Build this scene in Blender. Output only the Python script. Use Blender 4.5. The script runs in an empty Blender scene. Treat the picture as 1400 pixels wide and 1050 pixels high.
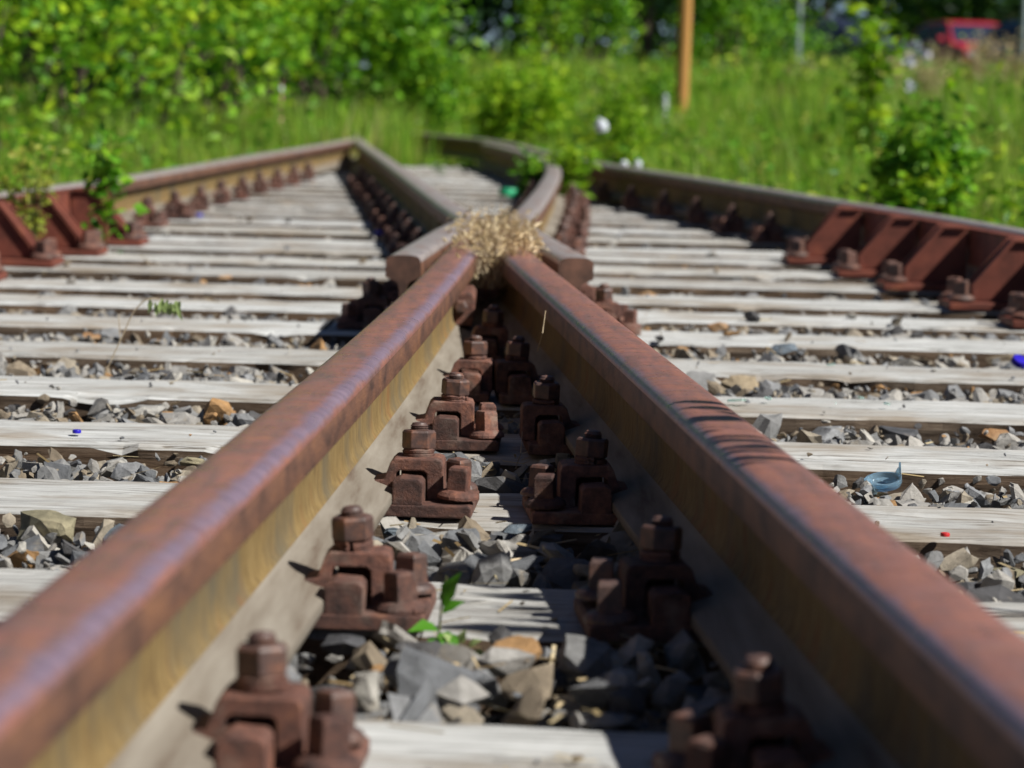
import bpy, bmesh, math, random
import numpy as np
from mathutils import Vector, Matrix

random.seed(7)
rng = np.random.default_rng(11)
R = math.radians
S = bpy.context.scene
COL = S.collection

# ------------------------------------------------------------------ camera
FPX, CAMZ = 3610.0, 0.475
PITCH, ROLL = math.atan((525 - 128) / FPX), R(1.3)
cam_d = bpy.data.cameras.new('camera')
cam = bpy.data.objects.new('camera', cam_d)
COL.objects.link(cam)
cam_d.sensor_width = 36
cam_d.lens = FPX / 1400 * 36
cam_d.clip_start, cam_d.clip_end = 0.05, 3000
cam_d.dof.use_dof = True
cam_d.dof.focus_distance = 3.25
cam_d.dof.aperture_fstop = 6.7
cam.matrix_world = (Matrix.Translation((0, 0, CAMZ)) @ Matrix.Rotation(R(90) - PITCH, 4, 'X')
                    @ Matrix.Rotation(ROLL, 4, 'Z'))
S.camera = cam


def ray(x, y):
    u, v = (x - 700) / FPX, -(y - 525) / FPX
    c, s = math.cos(ROLL), math.sin(ROLL)
    X, Y = c * u - s * v, s * u + c * v
    return Vector((X, math.cos(PITCH) + Y * math.sin(PITCH), -math.sin(PITCH) + Y * math.cos(PITCH)))


def at(x, y, z):            # point of the photograph on the level z
    d = ray(x, y)
    t = (z - CAMZ) / d.z
    return Vector((d.x * t, d.y * t, z))


def at_y(x, y, dist):       # point of the photograph at a distance
    d = ray(x, y)
    t = dist / d.y
    return Vector((d.x * t, dist, CAMZ + d.z * t))


# ------------------------------------------------------------------ tags
def tag(o, label=None, cat=None, group=None, kind=None):
    if label: o['label'] = label
    if cat: o['category'] = cat
    if group: o['group'] = group
    if kind: o['kind'] = kind
    return o


def link(name, me, parent=None, mats=()):
    o = bpy.data.objects.new(name, me)
    COL.objects.link(o)
    if parent is not None: o.parent = parent
    for m in mats:
        if me is not None and m.name not in [q.name for q in me.materials if q]: me.materials.append(m)
    return o


def empty(name, loc, rz=0):
    o = bpy.data.objects.new(name, None)
    o.empty_display_size = 0.05
    COL.objects.link(o)
    o.location = loc
    o.rotation_euler = (0, 0, rz)
    return o


def copy_tree(o, parent=None):
    c = o.copy()
    COL.objects.link(c)
    if parent is not None: c.parent = parent
    for ch in [q for q in bpy.data.objects if q.parent == o]:
        copy_tree(ch, c)
    return c


ORD = ['first', 'second', 'third', 'fourth', 'fifth', 'sixth', 'seventh', 'eighth', 'ninth', 'tenth', 'eleventh',
       'twelfth', 'thirteenth', 'fourteenth', 'fifteenth', 'sixteenth', 'seventeenth', 'eighteenth']


# ------------------------------------------------------------------ materials
def new_mat(name):
    m = bpy.data.materials.new(name)
    m.use_nodes = True
    nt = m.node_tree
    b = nt.nodes['Principled BSDF']
    return m, nt, b


def ramp(nt, stops, fac, interp='LINEAR'):
    r = nt.nodes.new('ShaderNodeValToRGB')
    e = r.color_ramp
    e.interpolation = interp
    while len(e.elements) > 1: e.elements.remove(e.elements[-1])
    e.elements[0].position = stops[0][0]
    e.elements[0].color = (*stops[0][1], 1)
    for p, c in stops[1:]:
        q = e.elements.new(p)
        q.color = (*c, 1)
    nt.links.new(fac, r.inputs[0])
    return r.outputs[0]


def coords(nt, stretch=(1, 1, 1), vary=True):
    tc = nt.nodes.new('ShaderNodeTexCoord')
    mp = nt.nodes.new('ShaderNodeMapping')
    mp.inputs['Scale'].default_value = stretch
    if vary:
        oi = nt.nodes.new('ShaderNodeObjectInfo')
        mu = nt.nodes.new('ShaderNodeMath'); mu.operation = 'MULTIPLY'
        mu.inputs[1].default_value = 37.0
        nt.links.new(oi.outputs['Random'], mu.inputs[0])
        ad = nt.nodes.new('ShaderNodeVectorMath'); ad.operation = 'ADD'
        nt.links.new(tc.outputs['Object'], ad.inputs[0])
        nt.links.new(mu.outputs[0], ad.inputs[1])
        nt.links.new(ad.outputs[0], mp.inputs[0])
    else:
        nt.links.new(tc.outputs['Object'], mp.inputs[0])
    return mp.outputs[0]


def noise(nt, vec, scale, detail=6, rough=0.6):
    n = nt.nodes.new('ShaderNodeTexNoise')
    n.inputs['Scale'].default_value = scale
    n.inputs['Detail'].default_value = detail
    n.inputs['Roughness'].default_value = rough
    nt.links.new(vec, n.inputs['Vector'])
    return n.outputs['Fac']


def mix(nt, a, b, fac, mode='MIX'):
    m = nt.nodes.new('ShaderNodeMix')
    m.data_type = 'RGBA'
    m.blend_type = mode
    for s, v in ((m.inputs[0], fac), (m.inputs[6], a), (m.inputs[7], b)):
        if isinstance(v, (int, float)): s.default_value = v
        elif isinstance(v, tuple): s.default_value = (*v, 1)
        else: nt.links.new(v, s)
    return m.outputs[2]


def bump(nt, b, height, strength, dist=0.002):
    bp = nt.nodes.new('ShaderNodeBump')
    bp.inputs['Strength'].default_value = strength
    bp.inputs['Distance'].default_value = dist
    nt.links.new(height, bp.inputs['Height'])
    nt.links.new(bp.outputs[0], b.inputs['Normal'])


def simple(name, stops, scale=8, stretch=(1, 1, 1), rough=0.8, bstr=0.3, bscale=60, bdist=0.002, spec=0.3, vary=True,
           detail=6, metal=0.0):
    m, nt, b = new_mat(name)
    v = coords(nt, stretch, vary)
    n = noise(nt, v, scale, detail)
    nt.links.new(ramp(nt, stops, n), b.inputs['Base Color'])
    b.inputs['Roughness'].default_value = rough
    b.inputs['Specular IOR Level'].default_value = spec
    b.inputs['Metallic'].default_value = metal
    if bstr: bump(nt, b, noise(nt, v, bscale, 5), bstr, bdist)
    return m


def plain(name, c, rough=0.5, spec=0.4, metal=0.0, coat=0.0):
    lo = tuple(q * 0.82 for q in c)
    m = simple(name, [(0.35, lo), (0.65, c)], scale=14, rough=rough, bstr=0.0, spec=spec, metal=metal)
    if coat: m.node_tree.nodes['Principled BSDF'].inputs['Coat Weight'].default_value = coat
    return m


M = {}
# rail steel: polished head with painted sky sheen, rusty head flank, ochre web, dusty foot
def rail_head():
    m, nt, b = new_mat('rail_head')
    v = coords(nt, (1, 0.12, 1), False)
    n = noise(nt, v, 60, 7)
    c = ramp(nt, [(0.30, (0.23, 0.135, 0.12)), (0.5, (0.37, 0.165, 0.13)), (0.68, (0.45, 0.19, 0.13))], n)
    v2 = coords(nt, (6, 70, 1), False)
    c = mix(nt, c, (0.28, 0.185, 0.185), ramp(nt, [(0.5, (0, 0, 0)), (0.7, (0.8, 0.8, 0.8))], noise(nt, v2, 2.0, 4)))
    c = mix(nt, c, (0.11, 0.06, 0.05), ramp(nt, [(0.56, (0, 0, 0)), (0.68, (0.8, 0.8, 0.8))], noise(nt, coords(nt, (7, 170, 1), False), 1.5, 5, .65)))
    c = mix(nt, c, (0.09, 0.045, 0.035), ramp(nt, [(0.62, (0, 0, 0)), (0.68, (0.75, 0.75, 0.75))], noise(nt, coords(nt, (1, 1, 1), False), 210, 4, .6)))
    v3 = coords(nt, (1, 1, 1), False)
    c = mix(nt, c, (0.42, 0.19, 0.10), ramp(nt, [(0.62, (0, 0, 0)), (0.72, (0.6, 0.6, 0.6))], noise(nt, v3, 22, 6)))
    at_ = nt.nodes.new('ShaderNodeAttribute'); at_.attribute_name = 'wear_sheen'
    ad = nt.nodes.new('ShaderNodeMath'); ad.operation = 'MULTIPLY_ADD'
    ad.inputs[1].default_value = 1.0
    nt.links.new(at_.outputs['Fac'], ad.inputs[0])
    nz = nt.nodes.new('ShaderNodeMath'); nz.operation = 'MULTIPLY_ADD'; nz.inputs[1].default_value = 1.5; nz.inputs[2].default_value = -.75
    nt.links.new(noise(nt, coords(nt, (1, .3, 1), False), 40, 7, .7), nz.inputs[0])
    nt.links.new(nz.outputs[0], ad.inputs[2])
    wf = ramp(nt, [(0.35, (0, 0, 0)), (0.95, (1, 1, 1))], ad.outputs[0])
    c = mix(nt, c, ramp(nt, [(0.3, (0.20, 0.145, 0.20)), (0.7, (0.33, 0.235, 0.30))], noise(nt, coords(nt, (3, 50, 1), False), 2.5, 5)), wf)  # lavender sky sheen painted over the polished running band
    nt.links.new(c, b.inputs['Base Color'])
    b.inputs['Roughness'].default_value = 0.42
    nt.links.new(ramp(nt, [(0.3, (0.24,) * 3), (0.7, (0.42,) * 3)], noise(nt, v3, 45, 5)), b.inputs['Roughness'])
    b.inputs['Metallic'].default_value = 0.3
    b.inputs['Specular IOR Level'].default_value = 0.7
    bump(nt, b, mix(nt, noise(nt, v2, 5, 5), noise(nt, coords(nt, (1, 1, 1), False), 260, 6, .7), .5), 0.55, 0.0016)
    return m
M['rail_head'] = rail_head()


def painted_sheen(name, stops, rough, metal):  # running-surface steel with sky reflection put into its colour
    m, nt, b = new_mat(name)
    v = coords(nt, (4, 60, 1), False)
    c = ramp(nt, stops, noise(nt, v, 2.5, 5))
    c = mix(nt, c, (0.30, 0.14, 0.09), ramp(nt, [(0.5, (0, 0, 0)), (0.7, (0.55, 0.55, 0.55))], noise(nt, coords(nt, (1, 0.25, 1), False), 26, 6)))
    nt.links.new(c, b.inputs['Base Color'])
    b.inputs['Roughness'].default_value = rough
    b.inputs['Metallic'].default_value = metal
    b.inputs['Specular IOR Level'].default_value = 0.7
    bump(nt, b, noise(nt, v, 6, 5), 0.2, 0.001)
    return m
M['rail_sheen'] = painted_sheen('rail_band_sheen', [(0.3, (0.27, 0.185, 0.22)), (0.7, (0.42, 0.29, 0.34))], 0.34, 0.25)  # band tinted lavender as a painted sky sheen
M['rail_grey'] = painted_sheen('rail_sky_grey_top', [(0.3, (0.30, 0.26, 0.25)), (0.7, (0.46, 0.41, 0.40))], 0.38, 0.3)  # pale grey stands in for sky reflected along the rail tops


def rail_web():
    m, nt, b = new_mat('rail_web')
    v = coords(nt, (1, 1, 0.22), False)
    n = noise(nt, v, 120, 8, 0.78)
    c = ramp(nt, [(0.30, (0.07, 0.042, 0.022)), (0.45, (0.165, 0.11, 0.042)), (0.58, (0.225, 0.155, 0.062)), (0.75, (0.19, 0.15, 0.095))], n)
    v2 = coords(nt, (1, 1, 0.5), False)
    c = mix(nt, c, (0.105, 0.09, 0.06), ramp(nt, [(0.48, (0, 0, 0)), (0.68, (0.85, 0.85, 0.85))], noise(nt, coords(nt, (1, 1, .6), False), 9, 6)))
    c = mix(nt, c, (0.20, 0.085, 0.03), ramp(nt, [(0.55, (0, 0, 0)), (0.72, (0.8, 0.8, 0.8))], noise(nt, v2, 16, 6)))
    nt.links.new(c, b.inputs['Base Color'])
    b.inputs['Roughness'].default_value = 0.8
    b.inputs['Specular IOR Level'].default_value = 0.25
    bump(nt, b, noise(nt, v2, 120, 5), 0.4, 0.0015)
    return m
M['rail_web'] = rail_web()
M['rail_flank'] = simple('rail_flank', [(0.3, (0.065, 0.038, 0.03)), (0.5, (0.15, 0.075, 0.05)), (0.7, (0.22, 0.105, 0.058))],
                         scale=34, stretch=(1, 0.4, 1), rough=0.6, bstr=0.6, bscale=240, vary=False, spec=0.35)
M['rail_foot'] = simple('rail_foot', [(0.3, (0.10, 0.07, 0.05)), (0.42, (0.165, 0.14, 0.11)), (0.58, (0.215, 0.19, 0.155)), (0.75, (0.27, 0.245, 0.205))],
                        scale=26, stretch=(1.6, 0.14, 1.6), rough=0.8, bstr=0.12, bscale=300, vary=False, detail=8, bdist=.0008)
M['rail_cut'] = simple('rail_cut', [(0.3, (0.07, 0.04, 0.03)), (0.7, (0.18, 0.09, 0.06))], scale=30, rough=0.75, vary=False)


def rust():
    m, nt, b = new_mat('rust_iron')
    v = coords(nt)
    n = noise(nt, v, 55, 7, 0.65)
    c = ramp(nt, [(0.28, (0.035, 0.023, 0.021)), (0.45, (0.10, 0.052, 0.042)), (0.6, (0.175, 0.083, 0.06)), (0.76, (0.29, 0.14, 0.075))], n)
    c = mix(nt, c, (0.27, 0.21, 0.17), ramp(nt, [(0.55, (0, 0, 0)), (0.75, (0.65, 0.65, 0.65))], noise(nt, v, 28, 5)))
    oi = nt.nodes.new('ShaderNodeObjectInfo')
    c = mix(nt, c, ramp(nt, [(0.0, (0.62, 0.6, 0.62)), (0.35, (1, 1, 1)), (0.65, (1.1, 0.98, 0.92)), (1.0, (1.4, 1.34, 1.3))], oi.outputs['Random']), 1.0, 'MULTIPLY')
    nt.links.new(c, b.inputs['Base Color'])
    b.inputs['Roughness'].default_value = 0.7
    b.inputs['Specular IOR Level'].default_value = 0.35
    bump(nt, b, noise(nt, v, 240, 7, 0.75), 0.8, 0.0022)
    return m
M['rust'] = rust()


def nutmat():
    m, nt, b = new_mat('bolt_steel')
    v = coords(nt)
    n = noise(nt, v, 70, 6, 0.6)
    c = ramp(nt, [(0.3, (0.045, 0.03, 0.028)), (0.5, (0.095, 0.055, 0.045)), (0.7, (0.19, 0.085, 0.052))], n)
    nt.links.new(c, b.inputs['Base Color'])
    b.inputs['Roughness'].default_value = 0.5
    b.inputs['Specular IOR Level'].default_value = 0.5
    bump(nt, b, noise(nt, v, 300, 5, 0.6), 0.35, 0.0012)
    return m
M['nut'] = nutmat()
M['red_iron'] = simple('red_oxide_iron', [(0.3, (0.10, 0.032, 0.022)), (0.55, (0.17, 0.05, 0.033)), (0.75, (0.24, 0.078, 0.042))],
                       scale=18, rough=0.6, bstr=0.3, bscale=90, vary=False)


def wood_top():
    m, nt, b = new_mat('bleached_wood')
    v = coords(nt, (0.045, 1, 1))
    n = noise(nt, v, 130, 8, 0.7)
    c = ramp(nt, [(0.30, (0.125, 0.115, 0.10)), (0.43, (0.385, 0.385, 0.375)), (0.66, (0.60, 0.605, 0.60))], n)
    cr = noise(nt, coords(nt, (0.03, 1, 1)), 55, 3, 0.5)
    crk = ramp(nt, [(0.0, (0, 0, 0)), (0.486, (0, 0, 0)), (0.5, (1, 1, 1)), (0.514, (0, 0, 0))], cr)
    pat = ramp(nt, [(0.40, (0, 0, 0)), (0.55, (1, 1, 1))], noise(nt, coords(nt), 5, 3))
    f = mix(nt, crk, pat, 1.0, 'MULTIPLY')
    c = mix(nt, c, (0.09, 0.075, 0.06), f)
    big = noise(nt, coords(nt, (0.5, 1, 1)), 7, 4)
    c = mix(nt, c, (0.25, 0.20, 0.145), ramp(nt, [(0.47, (0, 0, 0)), (0.68, (0.8, 0.8, 0.8))], big))
    c = mix(nt, c, (0.10, 0.085, 0.07), ramp(nt, [(0.60, (0, 0, 0)), (0.70, (0.7, 0.7, 0.7))], noise(nt, coords(nt, (0.06, 1, 1)), 75, 6, 0.7)))
    oi = nt.nodes.new('ShaderNodeObjectInfo')
    c = mix(nt, c, ramp(nt, [(0.0, (0.72, 0.70, 0.67)), (0.4, (0.95, 0.95, 0.94)), (0.8, (1.04, 1.05, 1.05)), (1.0, (0.82, 0.78, 0.71))], oi.outputs['Random']), 1.0, 'MULTIPLY')
    nt.links.new(c, b.inputs['Base Color'])
    b.inputs['Roughness'].default_value = 0.9
    b.inputs['Specular IOR Level'].default_value = 0.15
    h = mix(nt, n, f, 0.5, 'SUBTRACT')
    bump(nt, b, h, 0.6, 0.003)
    return m
M['wood_top'] = wood_top()


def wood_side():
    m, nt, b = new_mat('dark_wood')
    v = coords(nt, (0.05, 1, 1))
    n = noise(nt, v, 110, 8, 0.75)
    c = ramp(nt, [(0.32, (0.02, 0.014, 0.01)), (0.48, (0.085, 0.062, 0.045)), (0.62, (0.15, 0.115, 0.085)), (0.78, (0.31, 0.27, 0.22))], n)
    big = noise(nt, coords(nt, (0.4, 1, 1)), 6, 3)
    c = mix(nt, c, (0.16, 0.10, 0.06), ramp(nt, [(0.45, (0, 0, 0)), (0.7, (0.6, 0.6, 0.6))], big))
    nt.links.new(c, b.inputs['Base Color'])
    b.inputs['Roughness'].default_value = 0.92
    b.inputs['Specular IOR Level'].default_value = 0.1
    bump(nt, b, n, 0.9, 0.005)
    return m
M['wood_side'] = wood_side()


def stone_mat(name, stops, island=True, ns=45):
    m, nt, b = new_mat(name)
    v = coords(nt, vary=False)
    n = noise(nt, v, ns, 7, 0.65)
    if island:
        g = nt.nodes.new('ShaderNodeNewGeometry')
        c = ramp(nt, stops, g.outputs['Random Per Island'], 'CONSTANT')
    else:
        c = ramp(nt, stops, noise(nt, v, 18, 4))
    c = mix(nt, c, ramp(nt, [(0.3, (0.55, 0.53, 0.5)), (0.7, (1.25, 1.22, 1.18))], n), 0.9, 'MULTIPLY')
    spots = ramp(nt, [(0.62, (0, 0, 0)), (0.7, (0.5, 0.5, 0.5))], noise(nt, v, 26, 4))
    c = mix(nt, c, (0.34, 0.28, 0.2), spots)
    nt.links.new(c, b.inputs['Base Color'])
    b.inputs['Roughness'].default_value = 0.75
    b.inputs['Specular IOR Level'].default_value = 0.3
    bump(nt, b, noise(nt, v, 150, 8, 0.75), 0.9, 0.003)
    return m
M['ballast'] = stone_mat('ballast_rock', [
    (0.0, (0.22, 0.225, 0.23)), (0.14, (0.31, 0.305, 0.295)), (0.27, (0.145, 0.155, 0.17)), (0.39, (0.37, 0.36, 0.34)),
    (0.50, (0.235, 0.245, 0.26)), (0.61, (0.31, 0.275, 0.22)), (0.72, (0.085, 0.085, 0.09)), (0.80, (0.43, 0.42, 0.39)),
    (0.87, (0.23, 0.19, 0.14)), (0.965, (0.37, 0.22, 0.10))])
M['st_orange'] = stone_mat('orange_rock', [(0.3, (0.36, 0.18, 0.07)), (0.7, (0.33, 0.23, 0.14))], False)
M['st_tan'] = stone_mat('tan_rock', [(0.3, (0.38, 0.31, 0.21)), (0.7, (0.28, 0.23, 0.16))], False)
M['st_blue'] = stone_mat('blue_grey_rock', [(0.3, (0.10, 0.13, 0.165)), (0.7, (0.16, 0.20, 0.24))], False)
M['st_pale'] = stone_mat('pale_grey_rock', [(0.3, (0.27, 0.275, 0.27)), (0.7, (0.38, 0.375, 0.36))], False)
M['st_olive'] = stone_mat('olive_grey_rock', [(0.3, (0.20, 0.19, 0.13)), (0.7, (0.30, 0.27, 0.18))], False)
M['st_dark'] = stone_mat('dark_rock', [(0.3, (0.055, 0.06, 0.068)), (0.7, (0.10, 0.10, 0.11))], False)
M['ground'] = simple('soil', [(0.3, (0.05, 0.06, 0.02)), (0.5, (0.07, 0.10, 0.025)), (0.7, (0.13, 0.11, 0.06))], scale=1.6,
                     rough=0.95, bstr=0.6, bscale=30, bdist=0.02, vary=False)
M['gritbed'] = simple('ballast_bed', [(0.3, (0.05, 0.05, 0.05)), (0.7, (0.15, 0.14, 0.125))], scale=40, rough=0.95, bstr=0.8,
                      bscale=60, bdist=0.01, vary=False)


def leaf_mat(name, stops, trans=0.35, rough=0.5):
    m, nt, b = new_mat(name)
    g = nt.nodes.new('ShaderNodeNewGeometry')
    c = ramp(nt, stops, g.outputs['Random Per Island'])
    v = coords(nt, vary=False)
    c = mix(nt, c, ramp(nt, [(0.3, (0.7, 0.75, 0.7)), (0.7, (1.2, 1.15, 1.1))], noise(nt, v, 2.2, 3)), 1.0, 'MULTIPLY')
    if name == 'grass_blades':
        c = mix(nt, c, (0.42, 0.40, 0.10), ramp(nt, [(0.52, (0, 0, 0)), (0.7, (0.65, 0.65, 0.65))], noise(nt, v, 1.1, 4)))
    nt.links.new(c, b.inputs['Base Color'])
    b.inputs['Roughness'].default_value = rough
    b.inputs['Specular IOR Level'].default_value = 0.3
    tr = nt.nodes.new('ShaderNodeBsdfTranslucent')
    nt.links.new(c, tr.inputs['Color'])
    ms = nt.nodes.new('ShaderNodeMixShader')
    ms.inputs[0].default_value = trans
    nt.links.new(b.outputs[0], ms.inputs[1])
    nt.links.new(tr.outputs[0], ms.inputs[2])
    out = [n for n in nt.nodes if n.type == 'OUTPUT_MATERIAL'][0]
    nt.links.new(ms.outputs[0], out.inputs['Surface'])
    return m
M['grass'] = leaf_mat('grass_blades', [(0.0, (0.10, 0.25, 0.016)), (0.45, (0.20, 0.41, 0.03)), (0.8, (0.33, 0.48, 0.05)),
                                       (0.93, (0.30, 0.33, 0.08)), (1.0, (0.42, 0.34, 0.17))], 0.4)
M['lime'] = leaf_mat('lime_leaves', [(0.0, (0.09, 0.25, 0.01)), (0.5, (0.25, 0.48, 0.015)), (1.0, (0.50, 0.66, 0.03))], 0.4)
M['green'] = leaf_mat('green_leaves', [(0.0, (0.04, 0.15, 0.01)), (0.6, (0.14, 0.36, 0.018)), (1.0, (0.30, 0.55, 0.025))], 0.35)
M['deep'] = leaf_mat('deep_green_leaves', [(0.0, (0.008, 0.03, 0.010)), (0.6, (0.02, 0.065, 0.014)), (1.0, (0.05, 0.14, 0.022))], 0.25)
M['weed'] = leaf_mat('weed_leaves', [(0.0, (0.04, 0.13, 0.015)), (0.6, (0.09, 0.28, 0.02)), (1.0, (0.20, 0.45, 0.035))], 0.35)
M['yellow'] = leaf_mat('yellow_green_leaves', [(0.0, (0.20, 0.27, 0.03)), (0.6, (0.36, 0.42, 0.05)), (1.0, (0.52, 0.52, 0.10))], 0.35)
M['palehead'] = leaf_mat('pale_green_seed', [(0.0, (0.25, 0.36, 0.11)), (1.0, (0.45, 0.55, 0.24))], 0.35)
M['straw'] = leaf_mat('dry_straw', [(0.0, (0.32, 0.22, 0.11)), (0.5, (0.56, 0.43, 0.24)), (1.0, (0.74, 0.62, 0.42))], 0.3)
M['stem'] = simple('green_stem', [(0.3, (0.10, 0.13, 0.04)), (0.7, (0.16, 0.15, 0.06))], scale=20, bstr=0)
M['twig'] = simple('dry_twig', [(0.3, (0.30, 0.22, 0.13)), (0.7, (0.55, 0.46, 0.32))], scale=40, bstr=0.2)
M['redstem'] = simple('reddish_stem', [(0.3, (0.16, 0.06, 0.03)), (0.7, (0.25, 0.11, 0.05))], scale=20, bstr=0)
M['bark'] = simple('bark', [(0.3, (0.05, 0.035, 0.025)), (0.7, (0.14, 0.11, 0.08))], scale=14, stretch=(1, 1, 0.3), rough=0.95,
                   bstr=0.8, bscale=40, bdist=0.02)
M['polewood'] = simple('pole_wood', [(0.3, (0.36, 0.17, 0.045)), (0.7, (0.56, 0.30, 0.09))], scale=16, stretch=(1, 1, 0.1), bstr=0.3)
M['whitepaint'] = plain('white_paint', (0.62, 0.66, 0.72), 0.5)
M['galv'] = plain('galvanised_steel', (0.30, 0.36, 0.36), 0.45, metal=0.3)
M['pink'] = plain('faded_pink_paint', (0.60, 0.28, 0.26), 0.6)
M['navy'] = plain('navy_car_paint', (0.04, 0.05, 0.10), 0.35, coat=0.5)
M['redpaint'] = plain('red_car_paint', (0.50, 0.03, 0.05), 0.35, coat=0.5)
M['bluepaint'] = plain('blue_car_paint', (0.05, 0.12, 0.26), 0.35, coat=0.5)
M['carglass'] = plain('car_glass', (0.02, 0.03, 0.06), 0.15, spec=0.6)
M['rubber'] = plain('tyre_rubber', (0.02, 0.02, 0.02), 0.8)
M['rim'] = plain('alloy_rim', (0.45, 0.46, 0.48), 0.35, metal=0.8)
M['lampglass'] = plain('lamp_glass', (0.6, 0.6, 0.62), 0.2)
M['taillight'] = plain('tail_light', (0.45, 0.02, 0.02), 0.25)
M['blueplastic'] = plain('blue_plastic', (0.02, 0.01, 0.42), 0.4)
M['greenplastic'] = plain('green_plastic', (0.03, 0.45, 0.20), 0.4)
M['redplastic'] = plain('red_plastic', (0.55, 0.03, 0.03), 0.4)


def glass(name, c, rough=0.08):
    m, nt, b = new_mat(name)
    v = coords(nt)
    nt.links.new(ramp(nt, [(0.3, tuple(q * 0.85 for q in c)), (0.7, c)], noise(nt, v, 30, 3)), b.inputs['Base Color'])
    b.inputs['Roughness'].default_value = rough
    b.inputs['Transmission Weight'].default_value = 0.75
    b.inputs['IOR'].default_value = 1.45
    return m
M['blueglass'] = glass('pale_blue_glass', (0.45, 0.68, 0.85))
M['clearglass'] = glass('clear_green_glass', (0.72, 0.92, 0.86))


# ------------------------------------------------------------------ mesh helpers
class MB:
    def __init__(self):
        self.v, self.f, self.m = [], [], []

    def add(self, vs, fs, mi=0):
        o = len(self.v)
        self.v += [tuple(q) for q in vs]
        for k, f in enumerate(fs):
            self.f.append(tuple(i + o for i in f))
            self.m.append(mi if isinstance(mi, int) else mi[k])

    def prism(self, poly, y0, y1, mi=0, axis='Y'):    # polygon in (x,z), extruded along y (or (y,z) along x)
        n = len(poly)
        if axis == 'Y':
            vs = [(x, y0, z) for x, z in poly] + [(x, y1, z) for x, z in poly]
        elif axis == 'X':
            vs = [(y0, x, z) for x, z in poly] + [(y1, x, z) for x, z in poly]
        else:
            vs = [(x, z, y0) for x, z in poly] + [(x, z, y1) for x, z in poly]
        fs = [tuple(range(n)), tuple(range(2 * n - 1, n - 1, -1))]
        fs += [(i + n, (i + 1) % n + n, (i + 1) % n, i) for i in range(n)]
        self.add(vs, fs, mi)

    def lathe(self, prof, c=(0, 0, 0), n=16, mi=0, rot=0.0):      # prof: (r, z)
        vs, fs = [], []
        for r, z in prof:
            for k in range(n):
                a = 2 * math.pi * k / n + rot
                vs.append((c[0] + r * math.cos(a), c[1] + r * math.sin(a), c[2] + z))
        for i in range(len(prof) - 1):
            for k in range(n):
                fs.append((i * n + k, i * n + (k + 1) % n, (i + 1) * n + (k + 1) % n, (i + 1) * n + k))
        fs.append(tuple(range(n - 1, -1, -1)))
        fs.append(tuple((len(prof) - 1) * n + k for k in range(n)))
        self.add(vs, fs, mi)

    def tube(self, pts, rad, n=6, mi=0):
        pts = [Vector(p) for p in pts]
        if not hasattr(rad, '__len__'): rad = [rad] * len(pts)
        vs, fs = [], []
        for i, p in enumerate(pts):
            t = (pts[min(i + 1, len(pts) - 1)] - pts[max(i - 1, 0)]).normalized()
            a = t.cross(Vector((0.31, 0.95, 0.1)))
            if a.length < 0.05: a = t.cross(Vector((1, 0, 0)))
            a.normalize()
            b = t.cross(a)
            for k in range(n):
                q = 2 * math.pi * k / n
                vs.append(p + (a * math.cos(q) + b * math.sin(q)) * rad[i])
        for i in range(len(pts) - 1):
            for k in range(n):
                fs.append((i * n + k, i * n + (k + 1) % n, (i + 1) * n + (k + 1) % n, (i + 1) * n + k))
        fs.append(tuple(range(n - 1, -1, -1)))
        fs.append(tuple((len(pts) - 1) * n + k for k in range(n)))
        self.add(vs, fs, mi)

    def mesh(self, name, mats, bevel=0.0, smooth=False, seg=2):
        me = bpy.data.meshes.new(name)
        me.from_pydata(self.v, [], self.f)
        for m in mats: me.materials.append(m)
        me.polygons.foreach_set('material_index', self.m)
        bm = bmesh.new()
        bm.from_mesh(me)
        bmesh.ops.recalc_face_normals(bm, faces=bm.faces)
        if bevel:
            es = [e for e in bm.edges if len(e.link_faces) == 2 and e.calc_face_angle(0) > 0.6]
            bmesh.ops.bevel(bm, geom=es, offset=bevel, segments=seg, affect='EDGES', profile=0.6, clamp_overlap=True)
        for f in bm.faces: f.smooth = smooth
        bm.to_mesh(me)
        bm.free()
        if smooth: me.set_sharp_from_angle(angle=R(38))
        return me

    def build(self, name, mats, parent=None, **k):
        return link(name, self.mesh(name, mats, **k), parent)


def np_mesh(name, V, F, mats, smooth=False, mi=None):
    V = np.asarray(V, np.float32)
    F = np.asarray(F, np.int32)
    me = bpy.data.meshes.new(name)
    n, k = F.shape
    me.vertices.add(len(V)); me.vertices.foreach_set('co', V.ravel())
    me.loops.add(n * k); me.loops.foreach_set('vertex_index', F.ravel())
    me.polygons.add(n)
    me.polygons.foreach_set('loop_start', np.arange(0, n * k, k, dtype=np.int32))
    if mi is not None: me.polygons.foreach_set('material_index', np.asarray(mi, np.int32))
    me.polygons.foreach_set('use_smooth', np.full(n, smooth))
    for m in mats: me.materials.append(m)
    me.update(calc_edges=True)
    me.validate()
    return me


def smooth_path(pts, step=0.12):
    P = np.array(pts, float)
    out = []
    for i in range(len(P) - 1):
        p0, p1, p2, p3 = P[max(i - 1, 0)], P[i], P[i + 1], P[min(i + 2, len(P) - 1)]
        m1 = (p2 - p0) / 2 if i > 0 else p2 - p1
        m2 = (p3 - p1) / 2 if i < len(P) - 2 else p2 - p1
        n = max(2, int(np.linalg.norm(p2 - p1) / step))
        for t in np.linspace(0, 1, n, endpoint=False):
            out.append((2 * t**3 - 3 * t**2 + 1) * p1 + (t**3 - 2 * t**2 + t) * m1 + (-2 * t**3 + 3 * t**2) * p2 + (t**3 - t**2) * m2)
    out.append(P[-1])
    return np.array(out)


def path_x(path, y):
    return float(np.interp(y, path[:, 1], path[:, 0]))


def path_rz(path, y):
    d = (path_x(path, y + 0.2) - path_x(path, y - 0.2)) / 0.4
    return -math.atan(d)


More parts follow.
